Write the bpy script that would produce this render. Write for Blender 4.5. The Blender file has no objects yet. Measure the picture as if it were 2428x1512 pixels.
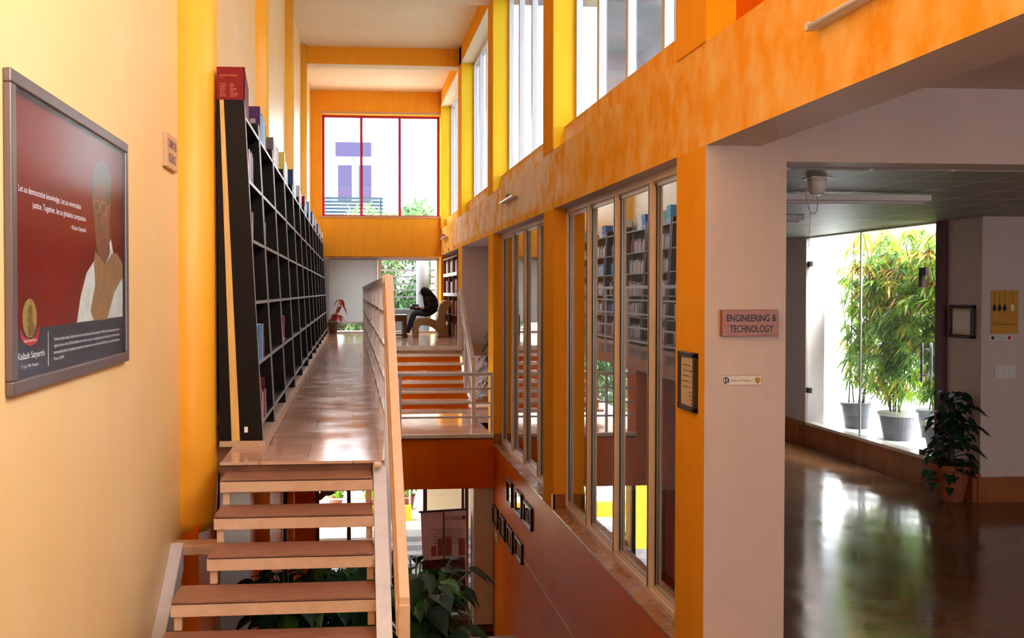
import bpy, math, random
from mathutils import Vector, Matrix
random.seed(7)
R = random.Random(11)
PI = math.pi
scene = bpy.context.scene
COL = scene.collection
EYE = 5.6          # height of the eye above the lower floor; every z below is measured from the eye

# ------------------------------------------------------------------ camera
f_px, cx, cy = 2150.0, 1014.0, 730.0
cam = bpy.data.cameras.new('camera')
cam.sensor_fit = 'HORIZONTAL'; cam.sensor_width = 36.0
cam.lens = f_px / 2428 * 36.0
cam.shift_x = (1214 - cx) / 2428
cam.shift_y = (cy - 756) / 2428
cam.clip_end = 600; cam.clip_start = 0.05
co = bpy.data.objects.new('camera', cam); COL.objects.link(co)
th = math.atan((cx - 836) / f_px); ph = math.atan((cy - 692) / f_px)
Fv = Vector((math.sin(th) * math.cos(ph), math.cos(th) * math.cos(ph), -math.sin(ph)))
Rv = Vector((math.cos(th), -math.sin(th), 0)); Uv = Rv.cross(Fv)
co.matrix_world = Matrix(((Rv.x, Uv.x, -Fv.x, 0), (Rv.y, Uv.y, -Fv.y, 0), (Rv.z, Uv.z, -Fv.z, EYE), (0, 0, 0, 1)))
scene.camera = co

# ------------------------------------------------------------------ world, light, exposure
scene.view_settings.view_transform = 'Standard'
scene.view_settings.look = 'None'
scene.view_settings.gamma = 1
scene.view_settings.use_curve_mapping = False
scene.view_settings.exposure = 3.12
scene.cycles.use_denoising = True
scene.cycles.max_bounces = 12
scene.cycles.diffuse_bounces = 7
scene.cycles.glossy_bounces = 5
scene.cycles.transparent_max_bounces = 24
scene.cycles.sample_clamp_indirect = 6
w = bpy.data.worlds.new('world'); scene.world = w; w.use_nodes = True
nt = w.node_tree
bg = nt.nodes['Background']
tc = nt.nodes.new('ShaderNodeTexCoord'); sx = nt.nodes.new('ShaderNodeSeparateXYZ')
rp = nt.nodes.new('ShaderNodeValToRGB')
nt.links.new(tc.outputs['Generated'], sx.inputs[0]); nt.links.new(sx.outputs['Z'], rp.inputs['Fac'])
rp.color_ramp.elements[0].position = 0.0; rp.color_ramp.elements[0].color = (0.9, 0.95, 1.0, 1)
rp.color_ramp.elements[1].position = 0.8; rp.color_ramp.elements[1].color = (0.8, 0.9, 1.0, 1)
nt.links.new(rp.outputs[0], bg.inputs['Color'])
bg.inputs['Strength'].default_value = 2.0
sl = bpy.data.lights.new('sun', 'SUN'); sl.energy = 2.0; sl.angle = 0.2; sl.color = (1, 0.95, 0.86)
so = bpy.data.objects.new('sun', sl); COL.objects.link(so)
so.rotation_euler = Vector((-0.25, 0.35, -1.0)).to_track_quat('-Z', 'Y').to_euler()

def portal(cx_, cy_, cz_, nrm, sx_, sy_):
    l = bpy.data.lights.new('window_daylight', 'AREA'); l.shape = 'RECTANGLE'; l.size = sx_; l.size_y = sy_
    l.cycles.is_portal = True
    o = bpy.data.objects.new('window_daylight', l); COL.objects.link(o)
    o.location = (cx_, cy_, cz_ + EYE)
    o.rotation_euler = Vector(nrm).to_track_quat('-Z', 'Y').to_euler()
CLER = [(6.3, 10.26), (10.8, 14.73), (15.28, 19.05), (19.65, 23.5), (-1.7, 1.2), (1.7, 4.2)]  # last two bays are unseen, added to brighten the near left wall
for a, b in CLER:
    portal(2.66, (a + b) / 2, 3.35, (-1, 0, 0), b - a, 2.8)
portal(0.75, 24.05, 3.3, (0, -1, 0), 3.1, 2.7)
portal(0.9, 24.75, -0.1, (0, -1, 0), 3.2, 2.1)
portal(7.1, 11.9, -0.6, (-1, 0, 0), 3.0, 2.9)
portal(7, -5.15, -.15, (0, 1, 0), 2.0, 2.1)
portal(0.7, 16.2, -4.4, (0, -1, 0), 2.8, 2.3)

# ------------------------------------------------------------------ materials
def newmat(name):
    m = bpy.data.materials.new(name); m.use_nodes = True
    n = m.node_tree; b = n.nodes['Principled BSDF']
    return m, n, b
def coord(n, sc=(1, 1, 1), kind='Object'):
    g = n.nodes.new('ShaderNodeNewGeometry') if kind == 'World' else n.nodes.new('ShaderNodeTexCoord')
    mp = n.nodes.new('ShaderNodeMapping'); mp.inputs['Scale'].default_value = sc
    n.links.new(g.outputs['Position' if kind == 'World' else 'Object'], mp.inputs['Vector'])
    return mp.outputs[0]
def noise(n, vec, scale, detail=3, rough=0.5):
    t = n.nodes.new('ShaderNodeTexNoise'); t.inputs['Scale'].default_value = scale
    t.inputs['Detail'].default_value = detail; t.inputs['Roughness'].default_value = rough
    n.links.new(vec, t.inputs['Vector']); return t.outputs['Fac']
def ramp(n, fac, stops):
    r = n.nodes.new('ShaderNodeValToRGB')
    els = r.color_ramp.elements
    els[0].position, els[0].color = stops[0][0], (*stops[0][1], 1)
    els[1].position, els[1].color = stops[-1][0], (*stops[-1][1], 1)
    for p, c in stops[1:-1]:
        e = els.new(p); e.color = (*c, 1)
    n.links.new(fac, r.inputs['Fac']); return r.outputs[0]
def bump(n, b, fac, strength, dist=0.01):
    bp = n.nodes.new('ShaderNodeBump'); bp.inputs['Strength'].default_value = strength
    bp.inputs['Distance'].default_value = dist
    n.links.new(fac, bp.inputs['Height']); n.links.new(bp.outputs[0], b.inputs['Normal'])
def mixc(n, fac, a, b):
    m = n.nodes.new('ShaderNodeMix'); m.data_type = 'RGBA'
    n.links.new(fac, m.inputs[0])
    for s, v in ((6, a), (7, b)):
        if isinstance(v, tuple): m.inputs[s].default_value = (*v, 1)
        else: n.links.new(v, m.inputs[s])
    return m.outputs[2]

def plain(name, c, rough=0.5, metal=0.0, spec=0.5, var=0.0, bmp=0.0, scale=8):
    m, n, b = newmat(name)
    b.inputs['Roughness'].default_value = rough; b.inputs['Metallic'].default_value = metal
    b.inputs['Specular IOR Level'].default_value = spec
    b.inputs['Base Color'].default_value = (*c, 1)
    if var or bmp:
        v = coord(n, kind='World')
        f = noise(n, v, scale, 4)
        if var:
            lo = tuple(max(0, x * (1 - var)) for x in c); hi = tuple(min(1, x * (1 + var)) for x in c)
            n.links.new(ramp(n, f, [(0.3, lo), (0.7, hi)]), b.inputs['Base Color'])
        if bmp: bump(n, b, f, bmp)
    return m
def paint(name, c, c2, rough=0.35, streak=0.0, bmp=0.25, patch=None, spec=0.12, light=None):
    """brushed wall paint: large soft tone changes, vertical brush marks, gloss"""
    m, n, b = newmat(name)
    v = coord(n, kind='World'); vs = coord(n, (1.6, 0.55, 0.28), kind='World')
    f1 = noise(n, v, 0.9, 4); f2 = noise(n, vs, 5.0, 5, 0.6)
    col = ramp(n, f1, [(0.3, c), (0.7, c2)])
    if streak:
        dk = tuple(x * (1 - streak * .6) for x in c)
        col = mixc(n, ramp(n, f2, [(0.4, (0, 0, 0)), (0.8, (1, 1, 1))]), col, dk)
    if light:  # pale streaks: highlights on the brush marks, painted into the colour
        col = mixc(n, ramp(n, noise(n, coord(n, (1.2, 0.5, 0.3), kind='World'), 9.0, 4, 0.6), [(0.4, (0, 0, 0)), (0.72, (0.8, 0.8, 0.8))]), col, light)
    if patch:      # bleached, peeled area with a shape of its own
        (y0, y1, z0, z1, pc) = patch
        g = n.nodes.new('ShaderNodeNewGeometry'); s = n.nodes.new('ShaderNodeSeparateXYZ')
        n.links.new(g.outputs['Position'], s.inputs[0])
        def band(out, a, b_, w_):
            m1 = n.nodes.new('ShaderNodeMapRange'); m1.interpolation_type = 'SMOOTHSTEP'
            m1.inputs[1].default_value = a; m1.inputs[2].default_value = a + w_
            n.links.new(out, m1.inputs[0])
            m2 = n.nodes.new('ShaderNodeMapRange'); m2.interpolation_type = 'SMOOTHSTEP'
            m2.inputs[1].default_value = b_; m2.inputs[2].default_value = b_ - w_
            n.links.new(out, m2.inputs[0])
            mm = n.nodes.new('ShaderNodeMath'); mm.operation = 'MULTIPLY'
            n.links.new(m1.outputs[0], mm.inputs[0]); n.links.new(m2.outputs[0], mm.inputs[1]); return mm.outputs[0]
        by = band(s.outputs['Y'], y0, y1, 1.2); bz = band(s.outputs['Z'], z0 + EYE, z1 + EYE, 0.12)
        mm = n.nodes.new('ShaderNodeMath'); mm.operation = 'MULTIPLY'
        n.links.new(by, mm.inputs[0]); n.links.new(bz, mm.inputs[1])
        f3 = noise(n, coord(n, (1, 0.35, 0.28), kind='World'), 8.0, 7, 0.72)
        m3 = n.nodes.new('ShaderNodeMath'); m3.operation = 'MULTIPLY'
        n.links.new(mm.outputs[0], m3.inputs[0]); n.links.new(ramp(n, f3, [(0.4, (0, 0, 0)), (0.54, (1, 1, 1))]), m3.inputs[1])
        col = mixc(n, m3.outputs[0], col, pc)
    n.links.new(col, b.inputs['Base Color'])
    b.inputs['Roughness'].default_value = rough; b.inputs['Specular IOR Level'].default_value = spec
    a = n.nodes.new('ShaderNodeMath'); a.operation = 'ADD'
    n.links.new(noise(n, v, 7.0, 3), a.inputs[0]); n.links.new(f2, a.inputs[1])
    bump(n, b, a.outputs[0], bmp, 0.012)
    return m
def glass(name, f0=0.05, rough=0.0, tint=(1, 1, 1), gz=1.0):
    """thin clear glass: mirror share grows towards grazing angles, the same from both sides"""
    m = bpy.data.materials.new(name); m.use_nodes = True; n = m.node_tree
    for x in list(n.nodes): n.nodes.remove(x)
    o = n.nodes.new('ShaderNodeOutputMaterial'); mx = n.nodes.new('ShaderNodeMixShader')
    t = n.nodes.new('ShaderNodeBsdfTransparent'); g = n.nodes.new('ShaderNodeBsdfGlossy')
    ge = n.nodes.new('ShaderNodeNewGeometry'); vm = n.nodes.new('ShaderNodeVectorMath'); vm.operation = 'DOT_PRODUCT'
    n.links.new(ge.outputs['Normal'], vm.inputs[0]); n.links.new(ge.outputs['Incoming'], vm.inputs[1])
    def mth(op, a, b=None):
        q = n.nodes.new('ShaderNodeMath'); q.operation = op
        for i, v in enumerate((a, b)):
            if v is None: continue
            if isinstance(v, (int, float)): q.inputs[i].default_value = v
            else: n.links.new(v, q.inputs[i])
        return q.outputs[0]
    p5 = mth('POWER', mth('SUBTRACT', 1.0, mth('ABSOLUTE', vm.outputs['Value'])), 5.0)
    fac = mth('ADD', mth('MULTIPLY', p5, gz - f0), f0)
    g.inputs['Roughness'].default_value = rough
    t.inputs['Color'].default_value = (*tint, 1); g.inputs['Color'].default_value = (1, 1, 1, 1)
    n.links.new(fac, mx.inputs[0]); n.links.new(t.outputs[0], mx.inputs[1]); n.links.new(g.outputs[0], mx.inputs[2])
    n.links.new(mx.outputs[0], o.inputs[0]); return m
def leafmat(name, c, tr=0.4, rough=0.4):
    m = bpy.data.materials.new(name); m.use_nodes = True; n = m.node_tree
    b = n.nodes['Principled BSDF']; b.inputs['Base Color'].default_value = (*c, 1); b.inputs['Roughness'].default_value = rough
    t = n.nodes.new('ShaderNodeBsdfTranslucent'); t.inputs['Color'].default_value = (*[min(1, x * 1.3) for x in c], 1)
    mx = n.nodes.new('ShaderNodeMixShader'); mx.inputs[0].default_value = tr
    n.links.new(b.outputs[0], mx.inputs[1]); n.links.new(t.outputs[0], mx.inputs[2])
    n.links.new(mx.outputs[0], n.nodes['Material Output'].inputs[0]); return m
def tiles(name, c1, c2, joint, sx_, sy_, rough, vein, off=0.5, jw=0.006):
    m, n, b = newmat(name)
    v = coord(n, kind='World')
    br = n.nodes.new('ShaderNodeTexBrick'); br.inputs['Scale'].default_value = 1.0
    br.inputs['Brick Width'].default_value = sx_; br.inputs['Row Height'].default_value = sy_
    br.inputs['Mortar Size'].default_value = jw; br.inputs['Mortar Smooth'].default_value = 0.2; br.offset = off
    br.inputs['Color1'].default_value = (*c1, 1); br.inputs['Color2'].default_value = (*c2, 1)
    br.inputs['Mortar'].default_value = (*joint, 1)
    n.links.new(v, br.inputs['Vector'])
    f = noise(n, coord(n, (0.8, 3.0, 1), kind='World'), 2.2, 6, 0.65)
    mk = ramp(n, f, [(0.42, (0, 0, 0)), (0.68, (1, 1, 1))])
    sc_ = n.nodes.new('ShaderNodeMath'); sc_.operation = 'MULTIPLY'; sc_.inputs[1].default_value = 0.55
    n.links.new(mk, sc_.inputs[0])
    n.links.new(mixc(n, sc_.outputs[0], br.outputs['Color'], vein), b.inputs['Base Color'])
    n.links.new(ramp(n, noise(n, v, 3.0, 4), [(0.3, (rough * 0.6,) * 3), (0.7, (rough * 1.5,) * 3)]), b.inputs['Roughness'])
    bump(n, b, noise(n, v, 2.5, 2), 0.12, 0.01)
    return m
def wood(name, c1, c2, sc=(1, 12, 12), rough=0.45):
    m, n, b = newmat(name)
    f = noise(n, coord(n, sc, kind='World'), 4, 5, 0.6)
    n.links.new(ramp(n, f, [(0.3, c1), (0.7, c2)]), b.inputs['Base Color'])
    b.inputs['Roughness'].default_value = rough; bump(n, b, f, 0.15, 0.004); return m

M = {}
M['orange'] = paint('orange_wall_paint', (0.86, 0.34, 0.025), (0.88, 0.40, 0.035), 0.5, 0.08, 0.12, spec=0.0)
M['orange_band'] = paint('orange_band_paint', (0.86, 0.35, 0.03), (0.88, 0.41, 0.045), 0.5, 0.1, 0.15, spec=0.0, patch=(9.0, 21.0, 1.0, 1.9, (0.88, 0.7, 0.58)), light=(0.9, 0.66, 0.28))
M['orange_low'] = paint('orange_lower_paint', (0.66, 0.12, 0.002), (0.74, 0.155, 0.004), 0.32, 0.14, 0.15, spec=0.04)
M['yellow'] = paint('yellow_wall_paint', (0.8, 0.49, 0.18), (0.83, 0.55, 0.26), 0.42, 0.04, 0.12, spec=0.6)
M['yellow_col'] = paint('yellow_column_paint', (0.86, 0.36, 0.018), (0.88, 0.42, 0.03), 0.42, 0.05, 0.12, spec=0.4)
M['yellow_jamb'] = paint('yellow_jamb_paint', (0.86, 0.55, 0.02), (0.88, 0.6, 0.035), 0.45, 0.03, 0.08)
M['white'] = paint('white_wall_paint', (0.6, 0.52, 0.52), (0.65, 0.57, 0.57), 0.55, 0.03, 0.12)
M['cream'] = paint('cream_ceiling_paint', (0.8, 0.68, 0.47), (0.84, 0.74, 0.54), 0.7, 0.03, 0.1)
M['alu'] = plain('beige_window_frame_paint', (0.78, 0.64, 0.56), 0.35, 0.0, var=0.05)
M['alu_grey'] = plain('grey_aluminium', (0.58, 0.56, 0.56), 0.3, 0.25)
M['gasket'] = plain('black_gasket', (0.01, 0.01, 0.01), 0.5)
M['glass'] = glass('window_glass', 0.04)
M['glass2'] = glass('interior_window_glass', 0.32, 0.0, (0.8, 0.82, 0.8))
M['glass_pic'] = glass('picture_glass', 0.02, 0.16, gz=0.55)
M['glass_clear'] = glass('dimming_upper_glass', 0.04, 0.0, (0.46, 0.49, 0.52))  # tint added to dim the bright daylight behind the panes
M['frost'] = None
M['magenta'] = plain('magenta_window_paint', (0.35, 0.01, 0.06), 0.3)
M['redtrim'] = plain('red_reveal_paint', (0.8, 0.05, 0.01), 0.4)
M['black_lam'] = plain('black_laminate', (0.006, 0.0035, 0.0025), 0.5, spec=0.18, var=0.3, scale=30)
M['edge_metal'] = plain('grey_shelf_edge', (0.26, 0.24, 0.23), 0.4, 0.2)
M['raw_wood'] = wood('yellow_stained_board', (0.6, 0.34, 0.08), (0.75, 0.47, 0.14), (12, 12, 1))
M['plinth'] = wood('plinth_wood', (0.4, 0.25, 0.14), (0.55, 0.38, 0.24), (12, 1, 12))
M['rail'] = plain('offwhite_rail_paint', (0.64, 0.6, 0.6), 0.35, 0.0, var=0.06, bmp=0.2, scale=14)
M['rail_peach'] = plain('peach_rail_paint', (0.62, 0.4, 0.25), 0.35, 0.0, var=0.08, bmp=0.35, scale=18)
M['tread'] = wood('brown_tread_top', (0.2, 0.08, 0.045), (0.31, 0.135, 0.08), (2, 9, 9), 0.45)
M['tread_edge'] = plain('dark_tread_edge', (0.05, 0.02, 0.015), 0.5)
M['white_step'] = plain('white_marble_step', (0.7, 0.62, 0.54), 0.25, var=0.08)
M['floor_tile'] = tiles('polished_marble_tile', (0.52, 0.3, 0.19), (0.6, 0.38, 0.26), (0.16, 0.08, 0.05), 0.6, 0.6, 0.13, (0.36, 0.17, 0.1), jw=0.003)
M['floor_hall'] = tiles('polished_brown_marble', (0.16, 0.075, 0.035), (0.19, 0.09, 0.045), (0.17, 0.08, 0.04), 9, 9, 0.12, (0.07, 0.03, 0.015), jw=0.0)
M['floor_low'] = tiles('dark_lower_tile', (0.06, 0.025, 0.015), (0.08, 0.035, 0.02), (0.02, 0.01, 0.01), 0.6, 0.6, 0.2, (0.03, 0.015, 0.01))
M['sill'] = tiles('brown_marble_sill', (0.42, 0.2, 0.09), (0.5, 0.26, 0.13), (0.12, 0.05, 0.03), 0.4, 0.5, 0.25, (0.25, 0.1, 0.05))
M['skirt'] = tiles('brown_marble_skirting', (0.3, 0.1, 0.035), (0.36, 0.13, 0.05), (0.12, 0.04, 0.02), 1.5, 1.5, 0.2, (0.15, 0.05, 0.02))
M['marble_wall'] = wood('brown_marble_cladding', (0.11, 0.055, 0.03), (0.26, 0.15, 0.085), (6, 3, 0.6), 0.35)
M['riser'] = plain('brown_riser', (0.12, 0.045, 0.02), 0.5, var=0.5, scale=5)
M['frame_dark'] = plain('dark_frame', (0.03, 0.02, 0.02), 0.35)
M['frame_bronze'] = plain('bronze_brown_frame', (0.2, 0.16, 0.16), 0.28, 0.6)
M['paper'] = plain('cream_paper', (0.75, 0.6, 0.38), 0.6)
M['paper_w'] = plain('white_paper', (0.78, 0.76, 0.74), 0.6)
M['ink'] = plain('black_ink', (0.015, 0.013, 0.015), 0.5)
M['sign_wood'] = wood('brown_sign_wood', (0.24, 0.06, 0.015), (0.36, 0.1, 0.025), (3, 3, 30), 0.35)
M['sign_wood_l'] = wood('light_sign_wood', (0.5, 0.27, 0.14), (0.6, 0.36, 0.2), (3, 3, 30), 0.35)
M['navy'] = plain('navy_print', (0.008, 0.025, 0.045), 0.4)
M['white_ink'] = plain('white_print', (0.85, 0.85, 0.85), 0.5)
M['red_print'] = paint('crimson_poster_print', (0.12, 0.004, 0.004), (0.2, 0.009, 0.008), 0.5, 0.3, 0.0, spec=0.05)
M['gold'] = plain('gold_print', (0.5, 0.35, 0.09), 0.35, 0.5, var=0.3, scale=60)
M['gold_d'] = plain('dark_gold_print', (0.2, 0.13, 0.03), 0.4, 0.3)
M['ribbon'] = plain('red_ribbon_print', (0.5, 0.01, 0.01), 0.4)
M['skin_print'] = plain('brown_face_print', (0.16, 0.06, 0.035), 0.5, var=0.3, scale=20)
M['hair_print'] = plain('grey_hair_print', (0.05, 0.055, 0.045), 0.5, var=0.4, scale=50)
M['kurta_print'] = plain('white_cloth_print', (0.55, 0.6, 0.52), 0.5, var=0.15, scale=25)
M['shawl_print'] = plain('brown_shawl_print', (0.27, 0.15, 0.06), 0.5, var=0.25, scale=20)
M['ceil_tile'] = None
M['plastic_w'] = plain('white_plastic', (0.72, 0.72, 0.75), 0.35)
M['plastic_g'] = plain('grey_plastic', (0.3, 0.29, 0.28), 0.4)
M['steel'] = plain('brushed_steel', (0.25, 0.25, 0.28), 0.3, 0.8)
M['blind'] = None
M['pot_t'] = plain('terracotta', (0.26, 0.07, 0.03), 0.7, var=0.15)
M['pot_g'] = plain('grey_plastic_pot', (0.12, 0.12, 0.14), 0.5, var=0.15)
M['pot_rim'] = plain('dusty_pot_rim', (0.6, 0.57, 0.54), 0.7)
M['soil'] = plain('soil', (0.05, 0.03, 0.02), 0.9)
M['leaf1'] = leafmat('lime_leaf', (0.24, 0.42, 0.03), 0.5)
M['leaf2'] = leafmat('green_leaf', (0.1, 0.22, 0.03), 0.45)
M['leaf3'] = leafmat('yellow_leaf', (0.55, 0.4, 0.05), 0.5)
M['leaf4'] = leafmat('brown_leaf', (0.25, 0.1, 0.02), 0.3)
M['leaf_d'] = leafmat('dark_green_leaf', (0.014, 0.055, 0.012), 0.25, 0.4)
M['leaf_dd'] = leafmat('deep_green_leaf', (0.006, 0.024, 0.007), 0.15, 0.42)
M['leaf_m'] = leafmat('mid_green_leaf', (0.05, 0.14, 0.02), 0.35, 0.25)
M['leaf_r'] = leafmat('red_leaf', (0.45, 0.05, 0.03), 0.4)
M['stem'] = plain('dark_stem', (0.035, 0.03, 0.015), 0.6)
M['stem_g'] = plain('green_stem', (0.06, 0.12, 0.03), 0.6)
M['chair'] = plain('beige_moulded_chair', (0.36, 0.22, 0.12), 0.6, var=0.06)
M['dark_wood'] = wood('dark_red_wood', (0.05, 0.012, 0.006), (0.09, 0.022, 0.01), (8, 8, 2), 0.35)
M['red_wood'] = wood('red_brown_shelf_wood', (0.16, 0.03, 0.012), (0.24, 0.05, 0.02), (8, 8, 2), 0.35)
M['hair'] = plain('black_hair', (0.005, 0.004, 0.004), 0.7, spec=.2)
M['cloth_b'] = plain('black_knit', (0.008, 0.008, 0.009), 0.9)
M['cloth_f'] = plain('patterned_cuff', (0.4, 0.33, 0.26), 0.8, var=0.7, scale=45)
M['jeans'] = plain('dark_blue_denim', (0.02, 0.032, 0.06), 0.85, var=0.2, scale=60)
M['skin'] = plain('skin', (0.42, 0.2, 0.12), 0.5)
M['shoe'] = plain('grey_shoe', (0.2, 0.16, 0.14), 0.7)
M['out_white'] = plain('outdoor_white_plaster', (0.8, 0.8, 0.8), 0.8)
M['out_soft'] = plain('dimmed_white_plaster', (0.24, 0.25, 0.27), 0.8)  # white darkened in its colour so outdoor light does not burn it out
M['out_step'] = plain('outdoor_step_stone', (0.3, 0.3, 0.3), 0.8)
M['out_grey'] = plain('outdoor_grey_plaster', (0.11, 0.12, 0.12), 0.8)
M['out_yellow'] = plain('outdoor_yellow_plaster', (0.85, 0.52, 0.03), 0.8)
M['out_cream'] = plain('outdoor_cream_plaster', (0.85, 0.7, 0.4), 0.8)
M['out_ground'] = plain('paving', (0.5, 0.5, 0.5), 0.8, var=0.15)
M['out_glass'] = plain('reflective_dark_glass', (0.012, 0.01, 0.04), 0.15, spec=0.2)
M['out_pane'] = plain('pale_outdoor_window', (0.1, 0.13, 0.16), 0.4)
M['slate'] = plain('blue_green_slats', (0.002, 0.02, 0.035), 0.6, spec=0.1)
M['blind'] = leafmat('white_roller_blind', (0.5, 0.5, 0.49), 0.4, 0.8)
M['tree'] = leafmat('tree_leaf', (0.06, 0.13, 0.05), 0.3)
M['tree2'] = leafmat('pale_tree_leaf', (0.12, 0.2, 0.08), 0.3)
M['bark'] = plain('bark', (0.1, 0.07, 0.05), 0.9)
M['banner'] = leafmat('pink_white_banner', (0.5, 0.36, 0.36), 0.35, 0.6)
M['banner_d'] = leafmat('plum_banner', (0.1, 0.04, 0.06), 0.2, 0.5)
M['banner_r'] = plain('red_banner_print', (0.3, 0.08, 0.09), 0.6)
M['poster_y'] = plain('amber_poster_print', (0.6, 0.3, 0.035), 0.5, var=0.08, scale=4)
M['lamp'] = None

# hill: dry slope with scrub; haze painted in by greying the colours
m, n, b = newmat('scrubby_hillside')
v = coord(n, kind='World')
n.links.new(ramp(n, noise(n, v, 0.12, 8, 0.65), [(0.38, (0.03, 0.052, 0.045)), (0.5, (0.065, 0.066, 0.07)), (0.62, (0.11, 0.098, 0.095))]), b.inputs['Base Color'])
b.inputs['Roughness'].default_value = 1; M['hill'] = m
# suspended ceiling with tile grid
m, n, b = newmat('suspended_ceiling_tile')
v = coord(n, kind='World')
br = n.nodes.new('ShaderNodeTexBrick'); br.offset = 0.0; br.inputs['Scale'].default_value = 1
br.inputs['Brick Width'].default_value = 0.6; br.inputs['Row Height'].default_value = 0.6
br.inputs['Mortar Size'].default_value = 0.016
br.inputs['Color1'].default_value = (0.24, 0.24, 0.22, 1); br.inputs['Color2'].default_value = (0.27, 0.27, 0.25, 1)
br.inputs['Mortar'].default_value = (0.6, 0.6, 0.57, 1)
n.links.new(v, br.inputs['Vector']); n.links.new(br.outputs[0], b.inputs['Base Color'])
b.inputs['Roughness'].default_value = 0.5; M['ceil_tile'] = m

# ------------------------------------------------------------------ mesh collector
class MB:
    def __init__(s): s.v, s.f, s.m = [], [], []
    def add(s, vs, fs, mi=0):
        o = len(s.v); s.v += [tuple(p) for p in vs]
        s.f += [tuple(i + o for i in f) for f in fs]; s.m += [mi] * len(fs); return s
    def box(s, x0, x1, y0, y1, z0, z1, mi=0):
        return s.add([(x0, y0, z0), (x1, y0, z0), (x1, y1, z0), (x0, y1, z0), (x0, y0, z1), (x1, y0, z1), (x1, y1, z1), (x0, y1, z1)],
              [(0, 3, 2, 1), (4, 5, 6, 7), (0, 1, 5, 4), (1, 2, 6, 5), (2, 3, 7, 6), (3, 0, 4, 7)], mi)
    def hexa(s, a, b, mi=0):   # two quads, a below/behind b
        return s.add(list(a) + list(b), [(0, 3, 2, 1), (4, 5, 6, 7), (0, 1, 5, 4), (1, 2, 6, 5), (2, 3, 7, 6), (3, 0, 4, 7)], mi)
    def beam(s, p0, p1, w_, h, mi=0, up=(0, 0, 1)):
        p0, p1 = Vector(p0), Vector(p1); d = (p1 - p0).normalized(); up = Vector(up)
        sd = d.cross(up)
        if sd.length < 1e-4: sd = Vector((1, 0, 0))
        sd.normalize(); u = sd.cross(d)
        q = [(-1, -1), (1, -1), (1, 1), (-1, 1)]
        return s.hexa([p0 + sd * a * w_ / 2 + u * b_ * h / 2 for a, b_ in q], [p1 + sd * a * w_ / 2 + u * b_ * h / 2 for a, b_ in q], mi)
    def prism(s, poly, ax, a0, a1, mi=0):
        """poly of 2-D points in the plane normal to ax, extruded from a0 to a1"""
        def P(p, a):
            return (a, p[0], p[1]) if ax == 'X' else (p[0], a, p[1]) if ax == 'Y' else (p[0], p[1], a)
        k = len(poly)
        vs = [P(p, a0) for p in poly] + [P(p, a1) for p in poly]
        fs = [tuple(range(k))[::-1], tuple(range(k, 2 * k))] + [(i, (i + 1) % k, (i + 1) % k + k, i + k) for i in range(k)]
        return s.add(vs, fs, mi)
    def cyl(s, p0, p1, r0, r1=None, k=14, mi=0):
        r1 = r0 if r1 is None else r1
        p0, p1 = Vector(p0), Vector(p1); d = (p1 - p0).normalized()
        a = d.orthogonal().normalized(); b_ = d.cross(a)
        vs = []
        for p, r in ((p0, r0), (p1, r1)):
            vs += [p + (a * math.cos(2 * PI * i / k) + b_ * math.sin(2 * PI * i / k)) * r for i in range(k)]
        return s.add(vs, [tuple(range(k))[::-1], tuple(range(k, 2 * k))] + [(i, (i + 1) % k, (i + 1) % k + k, i + k) for i in range(k)], mi)
    def tube(s, pts, r, k=7, mi=0):
        for i in range(len(pts) - 1):
            ra = r[i] if isinstance(r, (list, tuple)) else r
            rb = r[i + 1] if isinstance(r, (list, tuple)) else r
            s.cyl(pts[i], pts[i + 1], ra, rb, k, mi)
        return s
    def lathe(s, c, prof, k=24, mi=0, sx=1, sy=1):
        vs = []; n_ = len(prof)
        for r, z in prof:
            vs += [(c[0] + r * sx * math.cos(2 * PI * i / k), c[1] + r * sy * math.sin(2 * PI * i / k), c[2] + z) for i in range(k)]
        fs = []
        for j in range(n_ - 1):
            fs += [(j * k + i, j * k + (i + 1) % k, (j + 1) * k + (i + 1) % k, (j + 1) * k + i) for i in range(k)]
        fs += [tuple(range(k))[::-1], tuple(range((n_ - 1) * k, n_ * k))]
        return s.add(vs, fs, mi)
    def leaf(s, p, d, up, L, W, mi=0, droop=0.2):
        p, d, up = Vector(p), Vector(d).normalized(), Vector(up)
        sd = d.cross(up)
        if sd.length < 1e-3: sd = Vector((1, 0, 0))
        sd.normalize(); u = sd.cross(d).normalized(); g = Vector((0, 0, -1))
        a = p; b_ = p + d * L * 0.35; c = p + d * L * 0.7 + g * droop * L * 0.4; e = p + d * L + g * droop * L
        return s.add([a, b_ + sd * W / 2 + u * W * .15, b_, b_ - sd * W / 2 + u * W * .15, c + sd * W * .36 + u * W * .1, c, c - sd * W * .36 + u * W * .1, e],
              [(0, 1, 2), (0, 2, 3), (1, 4, 5, 2), (2, 5, 6, 3), (4, 7, 5), (5, 7, 6)], mi)
    def text(s, string, loc, right, up, h, width=None, mi=0, align='LEFT', depth=0.0008, bold=0.0):
        c = bpy.data.curves.new('t', 'FONT'); c.body = string; c.size = 1; c.resolution_u = 3; c.extrude = 0; c.offset = bold
        o = bpy.data.objects.new('t', c); COL.objects.link(o)
        dg = bpy.context.evaluated_depsgraph_get(); me = bpy.data.meshes.new_from_object(o.evaluated_get(dg))
        vs = [v_.co.copy() for v_ in me.vertices]; fs = [tuple(p.vertices) for p in me.polygons]
        bpy.data.objects.remove(o); bpy.data.curves.remove(c); bpy.data.meshes.remove(me)
        if not vs: return s
        x0 = min(v_.x for v_ in vs); x1 = max(v_.x for v_ in vs)
        sy = h / 0.7; sx_ = sy if width is None else width / (x1 - x0)
        W = (x1 - x0) * sx_; off = {'LEFT': 0, 'CENTER': -W / 2, 'RIGHT': -W}[align]
        right, up, loc = Vector(right), Vector(up), Vector(loc); nn = right.cross(up).normalized() * depth
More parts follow.
